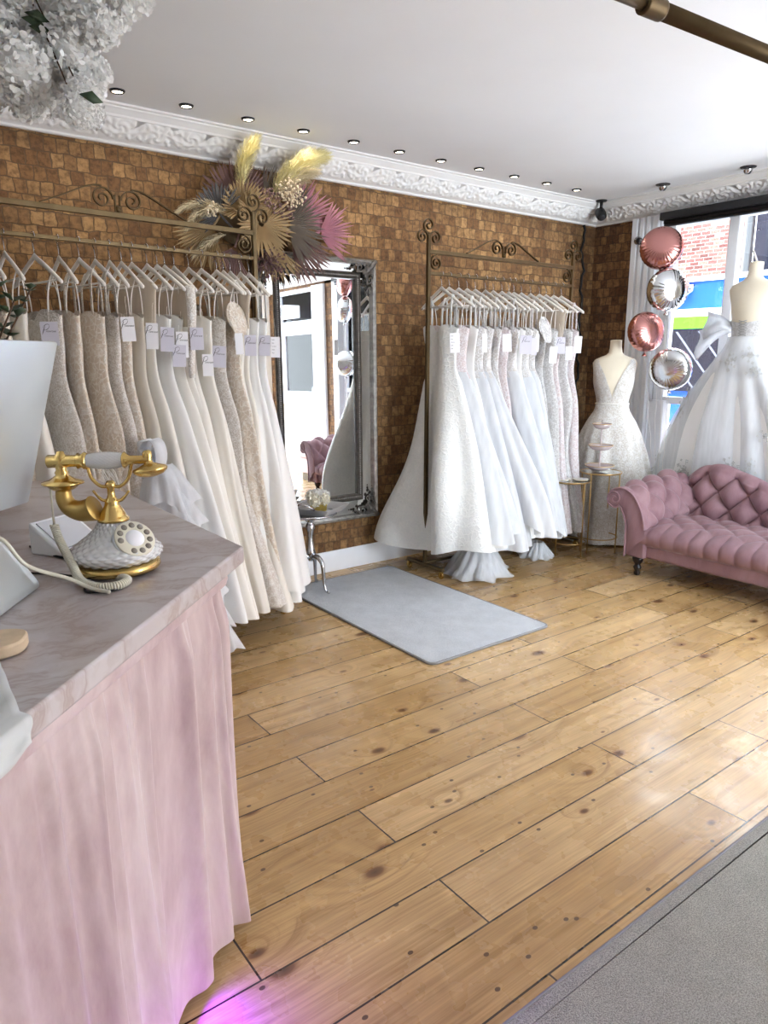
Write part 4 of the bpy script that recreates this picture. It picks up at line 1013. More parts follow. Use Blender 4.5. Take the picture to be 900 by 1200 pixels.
M['fan_sand'] = mat('dried_sand_palm', S(178, 154, 116), .8, var=.12); M['fan_grey'] = mat('grey_brown_palm', S(112, 102, 92), .8, var=.15); M['fan_blue'] = mat('slate_palm', S(104, 104, 106), .8, var=.12)
M['pampas'] = mat('pampas_fluff', S(206, 192, 158), .95, var=.1, sheen=.3); M['pampas_y'] = mat('yellow_pampas_fluff', S(226, 216, 158), .95, var=.08, sheen=.3)
for (c, N, up, r, sp, n, m, sd) in (
    ((2.06, 4.20, 2.46), (-.1, -1, .15), (-.35, 0, 1), .24, 2.6, 26, 'fan_mauve', 1), ((2.16, 4.21, 2.46), (.0, -1, .1), (.25, 0, 1), .23, 2.2, 22, 'fan_mauve', 2),
    ((2.47, 4.20, 2.40), (.1, -1, .1), (.55, 0, .6), .27, 2.3, 24, 'fan_pink', 3), ((2.62, 4.17, 2.34), (.2, -1, .0), (1, 0, .12), .24, 2.0, 20, 'fan_pink', 4),
    ((2.36, 4.12, 2.36), (.2, -1, .1), (1, 0, -.1), .26, 2.7, 28, 'fan_grey', 5), ((2.40, 4.15, 2.30), (.1, -1, -.1), (.7, 0, -.75), .32, 1.3, 16, 'fan_mauve', 6),
    ((2.16, 4.09, 2.34), (.05, -1, .0), (.1, 0, -1), .21, 6.0, 46, 'fan_sand', 7), ((2.06, 4.12, 2.42), (-.2, -1, .1), (-.3, 0, 1), .15, 4.2, 30, 'fan_sand', 8),
    ((1.92, 4.14, 2.37), (-.2, -1, .1), (-.7, 0, .7), .17, 3.4, 26, 'fan_blue', 9), ((1.88, 4.16, 2.30), (-.1, -1, -.1), (-.55, 0, -.8), .26, 1.8, 20, 'fan_sand', 10),
    ((2.27, 4.16, 2.25), (.1, -1, -.1), (.25, 0, -1), .25, 1.5, 18, 'fan_sand', 11), ((2.24, 4.16, 2.48), (.1, -1, .1), (.5, 0, .8), .20, 1.6, 18, 'fan_grey', 12),
    ((2.02, 4.17, 2.2), (-.1, -1, -.1), (-.4, 0, -1), .2, 1.6, 16, 'fan_mauve', 13)):
    fan(c, N, up, r, sp, n, M[m], seed=sd)
def plume(name, base, tip, sag, width, m, n=420, seed=0, par=None, fl=.055):
    r = random.Random(seed); base, tip = Vector(base), Vector(tip); mid = (base + tip) / 2 + Vector(sag); ax = bez(base, base.lerp(mid, .7), mid.lerp(tip, .5), tip, 24); mb = MB()
    mb.tube(ax, [.0035 - .0025 * k / 24 for k in range(25)], 5)
    for k in range(n):
        t = r.random() ** .8; i = min(int(t * 24), 23); p = ax[i].lerp(ax[i + 1], t * 24 - i); d = (ax[i + 1] - ax[i]).normalized()
        o = Vector((r.gauss(0, 1), r.gauss(0, 1), r.gauss(0, 1))); o = (o - d * o.dot(d)).normalized(); L = fl * (.5 + r.random()) * (1.15 - .55 * t); w = width * (.35 + .9 * math.sin(PI * min(1, .15 + .85 * t)) ** .8)
        q0 = p; q1 = p + d * L * .6 + o * w * r.uniform(.3, .8); q2 = p + d * L * 1.25 + o * w * r.uniform(.6, 1.15) + Vector((0, 0, -.012 * r.random()))
        s = d.cross(o) * .0013
        mb.add([q0 - s, q0 + s, q1 - s * 1.4, q1 + s * 1.4, q2], [(0, 1, 3, 2), (2, 3, 4)])
    return mb.build(name, m, par, smooth=False, world=True)
plume('pampas_plume', (2.06, 4.13, 2.52), (2.12, 4.06, 2.78), (-.05, 0, .02), .06, M['pampas_y'], 900, 1, ar, .07)
plume('pampas_plume', (2.26, 4.12, 2.52), (2.57, 4.05, 2.765), (-.04, 0, .06), .075, M['pampas_y'], 1500, 2, ar, .085)
plume('pampas_plume', (2.26, 4.10, 2.50), (2.50, 4.04, 2.66), (-.03, 0, .05), .06, M['pampas'], 600, 12, ar, .07)
plume('pampas_plume', (1.98, 4.14, 2.36), (1.70, 4.08, 2.28), (.0, 0, .14), .035, M['pampas'], 500, 3, ar)
plume('pampas_plume', (1.96, 4.16, 2.38), (1.66, 4.1, 2.36), (.02, 0, .10), .03, M['pampas'], 400, 4, ar)
plume('pampas_plume', (1.95, 4.14, 2.26), (1.74, 4.1, 2.13), (.02, 0, .05), .03, M['pampas'], 300, 5, ar)
def sprig(c, rad, n, m, seed, name='dried_sprig'):
    r = random.Random(seed); mb = MB(); c = Vector(c)
    for k in range(n):
        d = Vector((r.gauss(0, 1), r.gauss(0, .7) - .4, r.gauss(0, 1))).normalized(); q = c + d * rad * r.uniform(.4, 1)
        mb.tube([c, c.lerp(q, .6) + Vector((0, 0, .01)), q], .0012, 3, False); mb.ball(q, r.uniform(.005, .009), 6, 4)
    return mb.build(name, m, ar, world=True)
sprig((2.35, 4.06, 2.53), .10, 130, mat('cream_berries', S(232, 214, 186), .8), 31)
sprig((2.2, 4.08, 2.47), .08, 70, M['fan_mauve'], 32); sprig((2.32, 4.08, 2.43), .07, 60, M['fan_mauve'], 33)
sprig((2.22, 4.12, 2.12), .11, 120, mat('dried_purple_brown_flowers', S(110, 84, 84), .9, var=.2), 34); sprig((1.85, 4.1, 2.38), .05, 40, mat('cream_berries_pale', S(220, 206, 180), .8), 35)
MB().ball((2.14, 4.24, 2.35), .09, 16, 10, (2.6, .7, 1.5)).build('moss_base', mat('dry_moss', S(96, 82, 62), .95, var=.3, bump=.6, bscale=60), ar, world=True)
# ================================================================== SILVER SIDE TABLE AND WHAT STANDS ON IT
st = thing('side_table', 'small silver tripod side table on the blue-grey rug beside the mirror', 'side table', (2.40, 4.0, 0.014))
TOPZ = .53
MB().lathe([(.016, .20), (.022, .21), (.018, .225), (.03, .24), (.034, .26), (.024, .30), (.016, .36), (.022, .40), (.034, .43), (.026, .455), (.018, .465), (.03, .475), (.04, .50), (.045, .515), (.02, .516)], 24).build('column', M['silver'], st)
MB().lathe([(.001, .512), (.10, .512), (.165, .516), (.18, .526), (.176, .534), (.16, .528), (.001, .528)], 40).build('table_top', M['silver'], st)
for k in range(3):
    a = math.radians(-75 + 120 * k); c, s = math.cos(a), math.sin(a); lg = MB()
    pts = [(.012, .23), (.06, .235), (.10, .20), (.112, .13), (.118, .06), (.135, .012), (.165, .008)]
    p3 = spline([(r * c, r * s, z) for r, z in pts], 6); n = len(p3)
    lg.tube(p3, [.019 - .011 * min(1, k2 / (n - 6)) for k2 in range(n - 4)] + [.009, .011, .012, .006], 10); lg.build('leg', M['silver'], st)
tz = st.location.z + .535
ty = thing('serving_tray', 'square silver tray with upturned rim on the silver side table', 'tray', (2.46, 3.99, tz - .006), .5)
M['tray'] = mat('brushed_silver_tray', S(206, 206, 208), .35, .5)
def tray():
    m = MB(); o = .15; i = .11
    rings = [[(-q, -q, z), (q, -q, z), (q, q, z), (-q, q, z)] for q, z in ((i, 0), (o, .045), (o + .006, .047), (o + .002, .04), (i + .004, -.004), (.02, -.004))]
    rings = [[(-.02, -.02, 0), (.02, -.02, 0), (.02, .02, 0), (-.02, .02, 0)]] + rings
    return m.loft(rings, True, True)
tray().build('tray_body', M['tray'], ty, smooth=False)
hd = MB(); hd.tube(bez((-.155, -.06, .046), (-.23, -.05, .10), (-.23, .05, .10), (-.155, .06, .046), 14), .006, 8); hd.build('tray_handle', M['silver'], ty)
vb = thing('square_vase', 'square gold mirrored vase of white blossoms on the silver tray', 'vase', (2.46, 3.985, tz + .0), .45)
M['gold_box'] = mat('gold_foil_vase', S(214, 190, 96), .3, .7)
bx_ = MB(); bx_.loft([[(-q, -q, z), (q, -q, z), (q, q, z), (-q, q, z)] for q, z in ((.038, 0), (.042, .07), (.038, .07), (.034, .01))]); bx_.build('vase_body', M['gold_box'], vb, smooth=False)
M['petal'] = tulle('white_silk_petal', S(246, 246, 244), .98)
M['petal_c'] = mat('cream_silk_petal', S(236, 232, 214), .85, sheen=.3)
M['leaf'] = mat('dark_green_leaf', S(58, 74, 52), .5, var=.2); M['twig'] = mat('brown_twig', S(84, 64, 48), .8)
def puff_mesh(r, n, m, seed, pl=.32, name='blossom_head'):
    q = random.Random(seed); mb = MB(); mb.ball((0, 0, 0), r * .62, 10, 7)
    for k in range(n):
        d = Vector((q.gauss(0, 1), q.gauss(0, 1), q.gauss(0, 1))).normalized(); c = d * r * q.uniform(.66, .9); u = d.orthogonal().normalized(); u = (Matrix.Rotation(q.uniform(0, 6.28), 3, d) @ u); v = d.cross(u); L = r * pl * q.uniform(.8, 1.2)
        tip = d * L * q.uniform(.5, 1.0)
        vs = [c - u * L * .25, c + u * L * .25, c - u * L * .62 + tip * .6 + v * L * .15, c + tip * .45 + v * L * .1, c + u * L * .62 + tip * .6 + v * L * .15, c - u * L * .32 + tip * 1.05 + v * L * .45, c + u * L * .30 + tip * 1.1 + v * L * .45]
        mb.add(vs, [(0, 1, 3), (0, 3, 2), (1, 4, 3), (2, 3, 5), (3, 4, 6), (3, 6, 5)])
    return mb.mesh(name, m, smooth=False)
PUF = [puff_mesh(1.0, 420, M['petal'], 3 + k, .19) for k in range(3)]; PUC = puff_mesh(1.0, 160, M['petal_c'], 9, .28)
for k, (x, y, z, r) in enumerate(((0, 0, .10, .055), (-.05, .01, .095, .045), (.045, -.01, .095, .045), (-.01, -.05, .085, .04), (.0, .05, .10, .045), (-.075, -.02, .075, .035))):
    inst('blossom_head', PUC if k % 2 else PUF[0], vb, (x, y, z), (k, k * 2, k), (r, r, r))

# ================================================================== GOLD NESTING TABLES
def ring_table(label, x, y, r, H, legs, lowz):
    t = thing('round_side_table', label, 'side table', (x, y, 0), 0, 'gold wire tables')
    MB().lathe([(r * .96, H - .012), (r, H - .012), (r, H), (r * .96, H), (r * .96, H - .012)], 40, cap=False).build('top_rim', M['gold_wire'], t)
    MB().lathe([(.001, H - .008), (r * .96, H - .008), (r * .96, H - .003), (.001, H - .003)], 40).build('top_plate', M['mirror'], t, auto=True)
    for a in legs:
        c, s = math.cos(math.radians(a)), math.sin(math.radians(a)); MB().tube([(r * .98 * c, r * .98 * s, 0), (r * .98 * c, r * .98 * s, H - .004)], .0055, 8).build('leg', M['gold_wire'], t)
    MB().lathe([(r * .93, lowz - .004), (r * .97, lowz - .004), (r * .97, lowz + .004), (r * .93, lowz + .004), (r * .93, lowz - .004)], 40, cap=False).build('lower_ring', M['gold_wire'], t)
    return t
ring_table('shorter gold wire side table holding a stack of white coasters', 4.555, 3.57, .142, .60, (-95, -5, 85, 175), .105)
ring_table('taller gold wire side table behind, holding a tiered glass stand', 4.83, 3.50, .165, .655, (-80, 10, 100, 190), .12)
M['coaster'] = mat('white_agate', S(232, 228, 220), .3, var=.05)
for k, (dx, dy, a, nm) in enumerate(((-.045, .05, .4, 'at the wall end'), (.055, -.045, .9, 'at the sofa end'))):
    o = MB(); n = 14; q = random.Random(k); o.poly([(.062 * (1 + q.uniform(-.07, .07)) * math.cos(2 * PI * i / n), .062 * (1 + q.uniform(-.07, .07)) * math.sin(2 * PI * i / n)) for i in range(n)], 0, .012)
    b = o.build('agate_coaster', M['coaster'], None, bevel=.002); b.location = (4.555 + dx, 3.57 + dy, .601); b.rotation_euler = (0, 0, a); tag(b, 'white agate coaster with gilded edge, ' + nm + ' of the shorter gold table', 'coaster', 'coasters on the gold table')
    e = MB(); e.tube([(.063 * math.cos(2 * PI * i / 20), .063 * math.sin(2 * PI * i / 20), .006) for i in range(20)], .0022, 5, closed=True); e.build('gilded_edge', M['gold'], b)
cs = thing('tiered_glass_stand', 'three-tier pink glass stand on the taller gold table', 'stand', (4.82, 3.51, .656))
M['pink_glass'] = mat('pale_pink_glass', S(244, 226, 226), .06, trans=.4, ior=1.4, coat=.6)
def dish(z, r): return MB().lathe([(.004, z), (.02, z), (r * .7, z + .012), (r, z + .042), (r - .004, z + .044), (r * .68, z + .017), (.02, z + .006), (.004, z + .006)], 32)
for z, r, nm in ((.004, .115, 'lower_dish'), (.165, .098, 'middle_dish'), (.335, .075, 'top_dish')):
    d = dish(z, r).build(nm, M['pink_glass'], cs)
    MB().tube([(r * math.cos(2 * PI * i / 32), r * math.sin(2 * PI * i / 32), z + .044) for i in range(32)], .003, 5, closed=True).build('gold_rim', M['gold_wire'], d)
MB().lathe([(.004, .0), (.008, .03), (.005, .05), (.005, .16), (.009, .17), (.005, .19), (.005, .33), (.008, .345), (.003, .40), (.006, .405), (.001, .412)], 12).build('stem', M['pink_glass'], cs)

# ================================================================== SOFA (buttoned chaise)
SX0, SX1, SY0, SY1 = 4.45, 5.12, 1.2, 2.93
so_ = thing('sofa', 'dusty pink velvet button-tufted sofa with rolled arms on turned dark legs', 'sofa', (4.8, 1.97, 0))
MB().box(SX0, 5.16, SY0, SY1, .145, .27).build('base_rail', M['sofa'], so_, bevel=.02, world=True)
def tuft(u, v, du, dv, p=.45):
    a = u / du + v / dv; b = u / du - v / dv
    return (abs(math.sin(PI * a)) * abs(math.sin(PI * b))) ** p
# seat
def seat_pt(u, v):
    y = SY0 + .02 + (SY1 - .04 - SY0) * u
    prof = [(4.452, .262), (4.415, .285), (4.400, .325), (4.408, .362), (4.44, .392), (4.50, .408), (4.62, .416), (4.80, .416), (5.08, .405)]
    L = [0]
    for i in range(1, len(prof)): L.append(L[-1] + math.hypot(prof[i][0] - prof[i - 1][0], prof[i][1] - prof[i - 1][1]))
    s = v * L[-1]; x = herm(L, [p[0] for p in prof], s); z = herm(L, [p[1] for p in prof], s)
    top = sstep(4.45, 4.60, x)
    hgt = .030 * top * tuft(y - 1.0, x - 4.62, .21, .21) if x > 4.5 or top > 0 else 0
    fr = 1 - sstep(4.47, 4.62, x)
    w = abs(math.sin(PI * (y - 1.0) / .105)) ** .35
    px = -.014 * fr * (w - 1) ; 
    edge = min(u, 1 - u) * (SY1 - SY0); rr = 1 - sstep(0, .05, edge)
    return (x + px + .02 * rr * fr, y, z + hgt - .025 + .012 * fr * (w - 1) * sstep(4.40, 4.44, x) - .03 * rr * sstep(.33, .40, z))
MB().grid(260, 66, seat_pt).build('seat_cushion', M['sofa'], so_, world=True)
# back
def Hb(y):
    y = max(y, 4.13 - y); return herm([2.065, 2.14, 2.25, 2.45, 2.64, 2.78, 2.86, 2.95], [.645, .652, .675, .735, .785, .765, .71, .62], y)
def back_pt(u, v):
    y = SY0 - .03 + (SY1 + .06 - SY0) * u; H = Hb(y)
    if v < .62:
        t = v / .62; z = .36 + (H - .06 - .36) * t; x = 4.985 + .075 * t + .02 * t * t
        q = tuft(y - 1.02, z - .47, .215, .24); fade = sstep(0, .08, t)
        x -= (.074 * q - .014) * fade
    elif v < .86:
        a = (v - .62) / .24 * PI; x0, r = 5.115, .055; b = (.05 * tuft(y - 1.02, (H - .06) - .47, .215, .24)) * (1 - (v - .62) / .24)
        cr = 1 - .16 * (1 - abs(math.sin(PI * (y - 1.02) / .215)) ** .4) * math.sin(a)
        x = x0 - (r - .02 + b * .9) * math.cos(a) if a < PI / 2 else x0 - r * math.cos(a); z = H - .06 + .06 * math.sin(a) * cr
    else:
        t = (v - .86) / .14; x = 5.17; z = H - .06 - (H - .06 - .2) * t
    return (x, y, z)
MB().grid(240, 110, back_pt).build('buttoned_back', M['sofa'], so_, world=True)
# rolled arm: cross-section in (y, z), swept along x from the front to the back
AC = [(2.80, .36), (2.815, .44), (2.855, .53), (2.905, .595), (2.965, .628), (3.03, .632), (3.085, .607), (3.112, .56), (3.105, .515), (3.07, .49), (3.035, .49), (3.012, .505), (2.985, .47), (2.955, .40), (2.945, .30), (2.945, .145)]
AL = [0]
for i in range(1, len(AC)): AL.append(AL[-1] + math.hypot(AC[i][0] - AC[i - 1][0], AC[i][1] - AC[i - 1][1]))
def arm_sec(s): return herm(AL, [p[0] for p in AC], s), herm(AL, [p[1] for p in AC], s)
def arm_pt(u, v):
    x = 4.405 + (5.06 - 4.405) * u; s = v * AL[-1]; y, z = arm_sec(s); y2, z2 = arm_sec(min(s + .004, AL[-1])); y1_, z1_ = arm_sec(max(s - .004, 0))
    ty_, tz_ = y2 - y1_, z2 - z1_; l = math.hypot(ty_, tz_) or 1; ny, nz = -tz_ / l, ty_ / l
    inner = (1 - sstep(.42, .52, s)) * sstep(.0, .05, s)
    q = tuft(x - 4.50, s - .14, .20, .26); d = (.054 * q - .014) * inner * sstep(4.43, 4.52, x)
    fr = 1 - sstep(4.405, 4.435, x)
    d -= .014 * fr
    cr = .010 * (abs(math.sin(PI * (x - 4.5) / .2)) ** .4 - 1) * sstep(.30, .4, s) * (1 - sstep(.6, .7, s)) * sstep(4.5, 4.55, x)
    return (x, y + ny * (d + cr), z + nz * (d + cr) + .05 * u * u * (1 - sstep(.9, 1.3, s)))
def both(mb, name, flip=True, **kw):
    mb.build(name, M['sofa'], so_, world=True, **kw)
    m2 = MB(); m2.add([(x, 4.13 - y, z) for x, y, z in mb.v], [f[::-1] for f in mb.f]); m2.build(name, M['sofa'], so_, world=True, **kw)
both(MB().grid(90, 90, arm_pt), 'rolled_arm')
n = 60; secs = [arm_sec(AL[-1] * k / n) for k in range(n + 1)]
# front facing of the arm: fill between the inner and outer edges
inn = [arm_sec(AL[-1] * k / 40 * .52) for k in range(41)]; out = [arm_sec(AL[-1] * (1 - k / 40 * .48)) for k in range(41)]
inn[0] = (2.80, .30)
facing = MB(); vs = []; fs = []
for k in range(41):
    (a, b), (c, d) = inn[k], out[k]; xx = 4.405
    vs += [(xx, a, b), (xx - .012, a * .7 + c * .3, b * .7 + d * .3), (xx - .012, a * .3 + c * .7, b * .3 + d * .7), (xx, c, d)]
for k in range(40):
    for j in range(3): fs.append((4 * k + j, 4 * k + j + 1, 4 * k + 5 + j, 4 * k + 4 + j))
facing.add(vs, fs); both(facing, 'arm_facing')
both(MB().box(4.42, 4.62, 2.80, 2.946, .145, .36), 'arm_post', bevel=.015)
pp = [(4.398, y, z) for y, z in secs]; both(MB().tube(pp, .007, 8), 'arm_piping')
sp = [(4.392, 3.05 + .052 * (1 - k / 40 * .8) * math.cos(k / 40 * 2.6 * PI + .5), .555 + .052 * (1 - k / 40 * .8) * math.sin(k / 40 * 2.6 * PI + .5)) for k in range(41)]
both(MB().tube(sp, .006, 6), 'scroll_piping')
# legs
lgp = [(.012, 0), (.02, .004), (.024, .02), (.018, .035), (.026, .05), (.03, .062), (.022, .075), (.02, .085), (.034, .105), (.04, .125), (.036, .148), (.01, .148)]
LG = MB().lathe(lgp, 20).mesh('leg', M['blackwood'])
for x, y in ((4.485, 2.885), (4.485, 1.25), (5.10, 2.885), (5.10, 1.25)): inst('leg', LG, so_, (x - 4.8, y - 1.97, 0))
# buttons
BT = MB().ball((0, 0, 0), .011, 10, 6, (.7, 1, 1)).mesh('button', M['sofa'])
for i in range(0, 10):
    for j in range(-1, 4):
        for off in (0, .5):
            y = 1.02 + .215 * (i + off); z = .47 + .24 * (j * .5 + 0) * 1.0 if off == 0 else .47 + .24 * (j * .5 + .25) * 1.0
            z = .47 + .24 * (j + off)
            if y > 2.88 or y < 1.02 or z > Hb(y) - .07 or z < .42: continue
            t = (z - .36) / (Hb(y) - .42); inst('button', BT, so_, (4.985 + .075 * t + .02 * t * t + .006 - 4.8, y - 1.97, z))
for i in range(9):
    for off in (0, .5):
        for j in (0, 1, 2):
            y = 1.0 + .21 * (i + off); x = 4.62 + .21 * (j + off)
            if x < 4.95 and y < 2.8 and y > 1.02: inst('button', BT, so_, (x - 4.8, y - 1.97, .392), (0, PI / 2, 0))

# ================================================================== DRESS FORMS
def torso(mb_rows, name, par, m):
    mb = MB(); rings = []
    for (z, a, b, sy) in mb_rows: rings.append([(b * math.sin(2 * PI * k / 40) + sy, a * math.cos(2 * PI * k / 40), z) for k in range(40)])
    mb.loft(rings); return mb.build(name, m, par)
# z, half width, half depth, forward shift (local -X is the front)
TR = [(.80, .13, .11, 0), (.88, .168, .125, 0), (.96, .165, .12, 0), (1.04, .135, .10, 0), (1.10, .122, .092, 0), (1.16, .128, .096, -.005), (1.22, .142, .112, -.014), (1.28, .155, .125, -.022), (1.34, .160, .118, -.014), (1.40, .172, .10, .0), (1.445, .178, .082, .008), (1.475, .160, .07, .012), (1.495, .115, .062, .014), (1.51, .075, .056, .014), (1.53, .055, .05, .012), (1.57, .048, .046, .006), (1.62, .046, .045, .0), (1.63, .046, .045, .0), (1.634, .03, .03, 0)]
def trow(z):
    zs = [r[0] for r in TR]; return [herm(zs, [r[k] for r in TR], z) for k in (1, 2, 3)]
def form(label, loc, rz, dz=0.0, foot=True):
    t = thing('dress_form', label, 'mannequin', loc, rz)
    torso([(z + dz, a, b, s) for z, a, b, s in TR], 'torso', t, M['form'])
    MB().lathe([(.014, .03), (.014, .85 + dz)], 12).build('pole', M['blackwood'], t)
    MB().lathe([(.001, 0), (.15, 0), (.15, .015), (.05, .03), (.02, .05), (.015, .055)], 28).build('base', M['blackwood'], t)
    return t
F1 = (5.2, 3.70, 0); RZ1 = math.radians(33)
form('cream dress form wearing the V-neck lace gown beside the gold tables', F1, RZ1, .06)
g1 = thing('wedding_dress', 'ivory floral lace gown with deep V neck on the dress form by the gold tables', 'dress', F1, RZ1)
dz = .06
def worn(mb, ztop, prof, zhem, nt, nz, amp, ks, seed, eps=.008, waist=1.1, dz=0.0, wob=True, cap=None):
    r = random.Random(seed); ph = [r.uniform(0, 6.28) for _ in ks]
    def fn(u, v):
        th = 2 * PI * u; zt = ztop(th); z = zt + (zhem - zt) * v; zb = z - dz
        if zb > waist: a, b, s = trow(zb); a += eps; b += eps
        else:
            a = herm([p[0] for p in prof], [p[1] for p in prof], zb); b = herm([p[0] for p in prof], [p[2] for p in prof], zb); s = 0
        R = sum(math.sin(k * th + p + (waist - zb) * .8) / (1 + .1 * k) for k, p in zip(ks, ph)) * amp * sstep(waist, waist - .7, zb) if zb < waist else 0
        return ((b + R) * math.sin(th) + s, (a + R) * math.cos(th), z)
    return mb.grid(nt, nz, fn, cu=True)
def vtop(th):
    c, s = math.cos(th), math.sin(th); z = 1.485 + dz
    if s < 0: z = 1.17 + dz + (1.475 - 1.17) * min(1, abs(c) / .72) ** .9 if abs(c) < .72 else 1.475 + dz
    else: z = 1.32 + dz + .155 * min(1, abs(c) / .72) ** 2 if abs(c) < .72 else 1.475 + dz
    if abs(c) > .90: z = 1.475 + dz - .15 * ((abs(c) - .90) / .10) ** .7
    return z
P1 = [(1.12, .134, .102), (1.06, .142, .112), (.98, .19, .155), (.85, .25, .20), (.6, .325, .25), (.3, .39, .29), (.0, .44, .32)]
worn(MB(), vtop, P1, 1.10 + dz, 96, 26, 0, (3,), 1, .007, 1.1, dz).build('bodice', M['lace_dress'], g1)
worn(MB(), lambda th: 1.115 + dz, P1, .02, 150, 34, .022, (7, 11, 16), 5, .008, 1.13, dz).build('skirt', M['lace_dress'], g1)
be = MB(); be.tube([(trow(1.11)[1] * 1.09 * math.sin(2 * PI * k / 40), trow(1.11)[0] * 1.09 * math.cos(2 * PI * k / 40), 1.112 + dz) for k in range(40)], .007, 6, closed=True); be.build('waistband', M['satin_ivory'], g1)

F2 = (5.40, 2.70, .42); RZ2 = math.radians(177); dz2 = .17
form('cream dress form seen from behind in the window, taller of the two', F2, RZ2, dz2)
MB().bar([(0, 0, 1.63 + dz2), (.03, -.02, 1.71 + dz2)], (1, 0, 0), .012, .012).build('neck_peg', M['hanger'], bpy.data.objects['dress_form.001'])
g2 = thing('wedding_dress', 'full tulle ballgown with laced back and silver flower motifs in the shop window', 'dress', F2, RZ2)
dz = dz2
def btop(th):
    s = math.sin(th); return (1.29 if s < 0 else 1.20) + dz + .03 * abs(math.cos(th))
P2 = [(1.12, .136, .104), (1.05, .15, .12), (.95, .22, .15), (.75, .36, .16), (.45, .54, .165), (.1, .66, .165), (-.2, .72, .165)]
worn(MB(), btop, P2, 1.08 + dz, 90, 20, 0, (3,), 1, .009, 1.08, dz).build('bodice', M['grey_lace'], g2)
worn(MB(), lambda th: 1.10 + dz, P2, .03, 170, 34, .02, (6, 9, 14), 8, .008, 1.12, dz).build('skirt', M['satin_white'], g2)
P2b = [(z, a + .015, b + .015) for z, a, b in P2]
worn(MB(), lambda th: 1.11 + dz, P2b, .01, 170, 34, .03, (7, 12, 19), 18, .014, 1.12, dz).build('tulle_overskirt', M['tulle_sheer'], g2)
# laced back
lc = MB(); 
for k in range(8):
    z0 = 1.08 + dz + .018 * k
    for sgn in (-1, 1):
        pts = []
        for j in range(5):
            y = sgn * (-.03 + .06 * j / 4); a, b, s = trow(z0 - dz + .016 * j / 4); th = math.asin(max(-1, min(1, y / (a + .01)))); pts.append(((b + .013) * math.cos(th) + s, y, z0 + .016 * j / 4))
        lc.bar(pts, (0, 0, 1), .006, .002)
lc.build('back_lacing', M['applique'], g2, smooth=False)
bw = MB()
for (sgn, L, dr) in ((1, .27, -.10), (1, .22, .05)):
    def bf(u, v, L=L, dr=dr): 
        return (.07 + .03 * math.sin(PI * u) + .03 * math.sin(6 * v), -.10 - L * u, 1.17 + dz + dr * u + (.03 + .085 * u) * (v - .5) * 2 + .02 * math.sin(5 * u))
    bw.grid(12, 8, bf)
bw.build('bow_loops', M['tulle_white'], g2, solid=.002)
# flower motifs on the skirt
FL = MB()
for k in range(5):
    a = 2 * PI * k / 5; FL.ball((0, .016 * math.cos(a), .016 * math.sin(a)), .011, 7, 4, (.25, 1, 1))
FL.ball((-.003, 0, 0), .006, 6, 4)
for (dy, dz_, rr) in ((.05, .03, .009), (-.045, .035, .008), (.03, -.05, .009), (-.03, -.045, .007), (.065, -.02, .006)):
    for k in range(4):
        a = 2 * PI * k / 4 + dy * 20; FL.ball((0, dy + rr * math.cos(a), dz_ + rr * math.sin(a)), rr * .75, 6, 4, (.25, 1, 1))
FL.tube([(0, .05, .03), (0, 0, 0), (0, -.03, -.045)], .002, 4); FL.tube([(0, -.045, .035), (0, 0, 0), (0, .03, -.05)], .002, 4)
FLM = FL.mesh('flower_motif', M['applique'])
q = random.Random(4)
for k in range(46):
    th = q.uniform(.1, PI + .9); zb = q.uniform(.02, .98) if k > 16 else q.uniform(-.05, .25)
    a = herm([p[0] for p in P2b], [p[1] for p in P2b], zb) + .022; b = herm([p[0] for p in P2b], [p[2] for p in P2b], zb) + .022
    pos = Vector((b * math.sin(th), a * math.cos(th), zb + dz)); nrm = Vector((math.sin(th) / b, math.cos(th) / a, .4)).normalized()
    Mx = frame(pos, (0, 0, 1), -nrm) ; Mx = frame(pos, Vector((0, 0, 1)) - nrm * nrm.z, -nrm)
    o = inst('flower_motif', FLM, g2); o.matrix_local = Mx @ Matrix.Rotation(q.uniform(0, 6.28), 4, 'X') @ Matrix.Scale(q.uniform(.6, 1.1), 4)

# ================================================================== BALLOONS
M['foil_pink'] = mat('rose_gold_foil', S(196, 138, 132), .22, 1.0); M['foil_silver'] = mat('silver_foil', S(224, 226, 228), .10, 1.0)
def balloon_mesh(nm, m):
    mb = MB()
    def fn(u, v):
        a = 2 * PI * u; s = math.sin(PI * (v)); c = math.cos(PI * v); wr = 1 - .022 * (abs(s) ** 14) * (1 + math.cos(30 * a)) + .012 * abs(s) ** 3 * math.cos(30 * a)
        r = .165 * abs(s) ** .9 * wr
        return (.095 * (1 if c > 0 else -1) * abs(c) ** .85 * (1 + .02 * math.sin(30 * a) * abs(s) ** 2), r * math.cos(a), r * math.sin(a))
    mb.grid(180, 40, fn, cu=True); return mb.mesh('foil_body', m)
BP, BS = balloon_mesh('p', M['foil_pink']), balloon_mesh('s', M['foil_silver'])
def balloon(x, y, z, me, label, rz, ry, group, zend=1.0, sc=1.0, foot=(0, 0)):
    t = thing('foil_balloon', label, 'balloon', (x, y, z), 0, group)
    inst('foil_body', me, t, (0, 0, 0), (0, ry, rz), (sc, sc, sc))
    MB().lathe([(.022, -.19), (.016, -.18), (.006, -.165), (.004, -.158)], 10).build('neck', me.materials[0], t)
    n = 14; MB().tube([(foot[0] * k / n + .006 * math.sin(k * 1.7), foot[1] * k / n + .006 * math.cos(k * 2.1), -.18 - (z - .18 - zend) * k / n) for k in range(n + 1)], .0015, 4).build('ribbon', M['hanger'], t)
a0 = math.radians(33)
balloon(5.28, 3.40, 2.385, BP, 'pink foil balloon at the top of the cluster in the window', a0, .15, 'balloons by the pilaster', .43, 1.0, (.0, -.1))
balloon(5.30, 3.33, 2.068, BS, 'silver foil balloon between the two pink ones', a0 + .5, -.1, 'balloons by the pilaster', .43, 1.02, (0, -.05))
